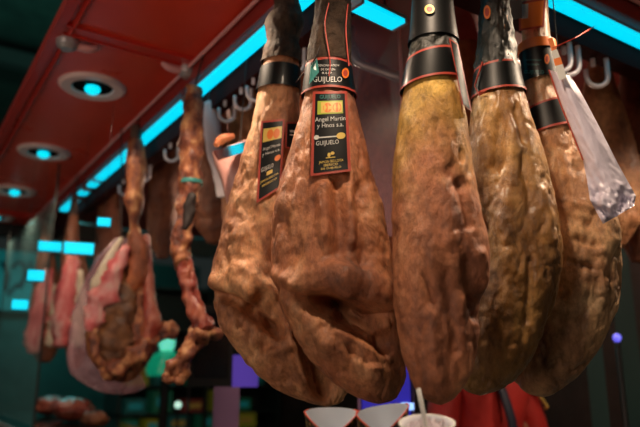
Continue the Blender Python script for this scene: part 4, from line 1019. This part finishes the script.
skin('trousers', [(0, 0, .95), (.09, 0, .88), (.10, -.01, .52), (.10, .01, .12), (-.09, 0, .88), (-.10, -.01, .52), (-.10, .01, .12)], [(0, 1), (1, 2), (2, 3), (0, 4), (4, 5), (5, 6)], [(.15, .11), .105, .075, .06, .105, .075, .06], TR, pt_)
m = MB(); m.v = []; 
def child(mb_, name, mats_):
    o = obj(name, mb_.v, mb_.f, mats_, None, mb_.m, True, origin=Vector((0, 0, 0))); o.parent = pt_; return o
for s in (-1, 1):
    hv = MB(); b0 = Vector((.17*s, -.30, 1.12)); hv.tube([b0+Vector((0, .03, 0)), b0, b0+Vector((-.01*s, -.05, -.005)), b0+Vector((-.015*s, -.09, -.01))], [.026, .032, .038, .03], 14, sub=4, flat=(Vector((0, 0, 1)), .5))
    for k in range(4):
        L_ = (.06, .072, .068, .052)[k]; q = b0+Vector(((-.012+(k-1.5)*.019)*s, -.09, -.01)); hv.tube([q+Vector((0, .02, 0)), q+Vector((0, -L_*.4, -.006)), q+Vector((0, -L_*.75, -.02)), q+Vector((0, -L_*.9, -.036))], [.010, .009, .0085, .007], 10, sub=3)
    q = b0+Vector((-.034*s, -.04, -.005)); hv.tube([q, q+Vector((-.022*s, -.025, -.01)), q+Vector((-.026*s, -.052, -.018))], [.012, .011, .008], 10, sub=3)
    child(hv, 'hand', SKm)
hd = MB(); c = Vector((0, -.015, 1.70)); V = []; n1, n2 = 28, 32
for i in range(n1+1):
    for j in range(n2):
        a, b = PI*i/n1, 2*PI*j/n2; d = Vector((math.sin(a)*math.cos(b), math.sin(a)*math.sin(b), math.cos(a)))
        r = Vector((d.x*.078*(1-.25*max(0, -d.z)), d.y*.098, d.z*.118))
        if d.y < 0:
            r.y -= .022*math.exp(-((d.x/.16)**2+((d.z+.10)/.22)**2)); r.y += .010*sum(math.exp(-(((d.x-s*.38)/.16)**2+((d.z-.05)/.12)**2)) for s in (-1, 1)); r.y -= .006*math.exp(-((d.x/.3)**2+((d.z+.55)/.1)**2))
        V.append(c+r)
hd.add(V, [(i*n2+j, (i+1)*n2+j, (i+1)*n2+(j+1) % n2, i*n2+(j+1) % n2) for i in range(n1) for j in range(n2)])
for s in (-1, 1): hd.tube([c+Vector((.076*s, .0, -.02)), c+Vector((.086*s, .006, .01)), c+Vector((.078*s, .004, .03))], [.010, .014, .008], 10, sub=3)
child(hd, 'head', SKm)
hr = MB(); V = [c+Vector((0, .012, .012))+Vector((v-c).to_tuple())*1.07 for v in V]
keep = []
fc = [(i*n2+j, (i+1)*n2+j, (i+1)*n2+(j+1) % n2, i*n2+(j+1) % n2) for i in range(n1) for j in range(n2)]
fc = [f for f in fc if (sum((V[k] for k in f), Vector())/4-c).z > .055 or ((sum((V[k] for k in f), Vector())/4-c).y > .0 and (sum((V[k] for k in f), Vector())/4-c).z > -.05)]
hr.add(V, fc); child(hr, 'hair', mat('dark_hair', lin(30, 22, 18), .5))
ey = MB()
for s in (-1, 1): ey.lathe(c+Vector((.03*s, -.086, .005)), [(.001, .008), (.009, .004), (.011, 0), (.009, -.004), (.001, -.008)], 12)
child(ey, 'eyes', 'label_white')
mo = MB(); mo.tube([c+Vector((-.022, -.088, -.062)), c+Vector((0, -.098, -.064)), c+Vector((.022, -.088, -.062))], .005, 8, sub=3); child(mo, 'lips', mat('lips', lin(150, 70, 65), .5))
# navy stripe down the front and gold embroidery on the sleeve
sp = MB(); sp.tube([(-.015, -.085, 1.51), (-.02, -.13, 1.42), (-.01, -.155, 1.3), (0, -.14, 1.1)], .022, 12, sub=4, flat=(Vector((0, 1, 0)), .5)); child(sp, 'navy_stripe', NV)
eb = MB()
for k in range(4): eb.tube([(.19+.02*k, -.075, 1.46-.02*k), (.215+.015*k, -.085, 1.44-.02*k), (.235+.01*k, -.07, 1.46-.03*k)], .006, 8, sub=3)
child(eb, 'sleeve_embroidery', 'label_gold')

# ------------------------------------------------------------------ interior fill pendants (added to brighten hams and background)
def pendant(loc, col, power, label, emit):
    t = thing('fill_pendant', loc, label, 'lamp')
    loc = Vector(loc); m = MB(); m.lathe(loc, [(.03, .10), (.05, .09), (.12, .0), (.118, .0), (.045, .085)], 24); m.tube([loc+Vector((0, 0, .09)), Vector((loc.x, loc.y, 6.2 if loc.y > 5.3 else 2.74))], .004, 6); m.build('shade', 'black', t)
    m = MB(); m.lathe(loc, [(.001, -.01), (.02, 0), (.028, .025), (.015, .055), (.001, .06)], 16); m.build('bulb', emit, t, True)
    l = bpy.data.lights.new('point', 'POINT'); l.energy = power; l.color = col; l.shadow_soft_size = .06
    o = bpy.data.objects.new('point', l); C.objects.link(o); o.parent = t; o.location = (0, 0, -.05)
pendant((2.9, 3.6, 2.55), (.2, 1, .8), 5, 'added teal fill pendant inside the stall behind the hams', 'greenlamp')
pendant((1.6, 7.4, 2.6), (.1, .85, .85), 26, 'added green fill pendant near the far sign', 'greenlamp')
pendant((2.5, 2.1, 2.5), (1.0, .6, .42), 14, 'added warm fill pendant above the person in red', 'bluebright')
pendant((1.5, 3.1, 2.5), (1.0, .6, .42), 7, 'added warm fill pendant among the hams inside the stall', 'bluebright')
for o in list(bpy.data.objects):
    if '_o' in o: del o['_o']
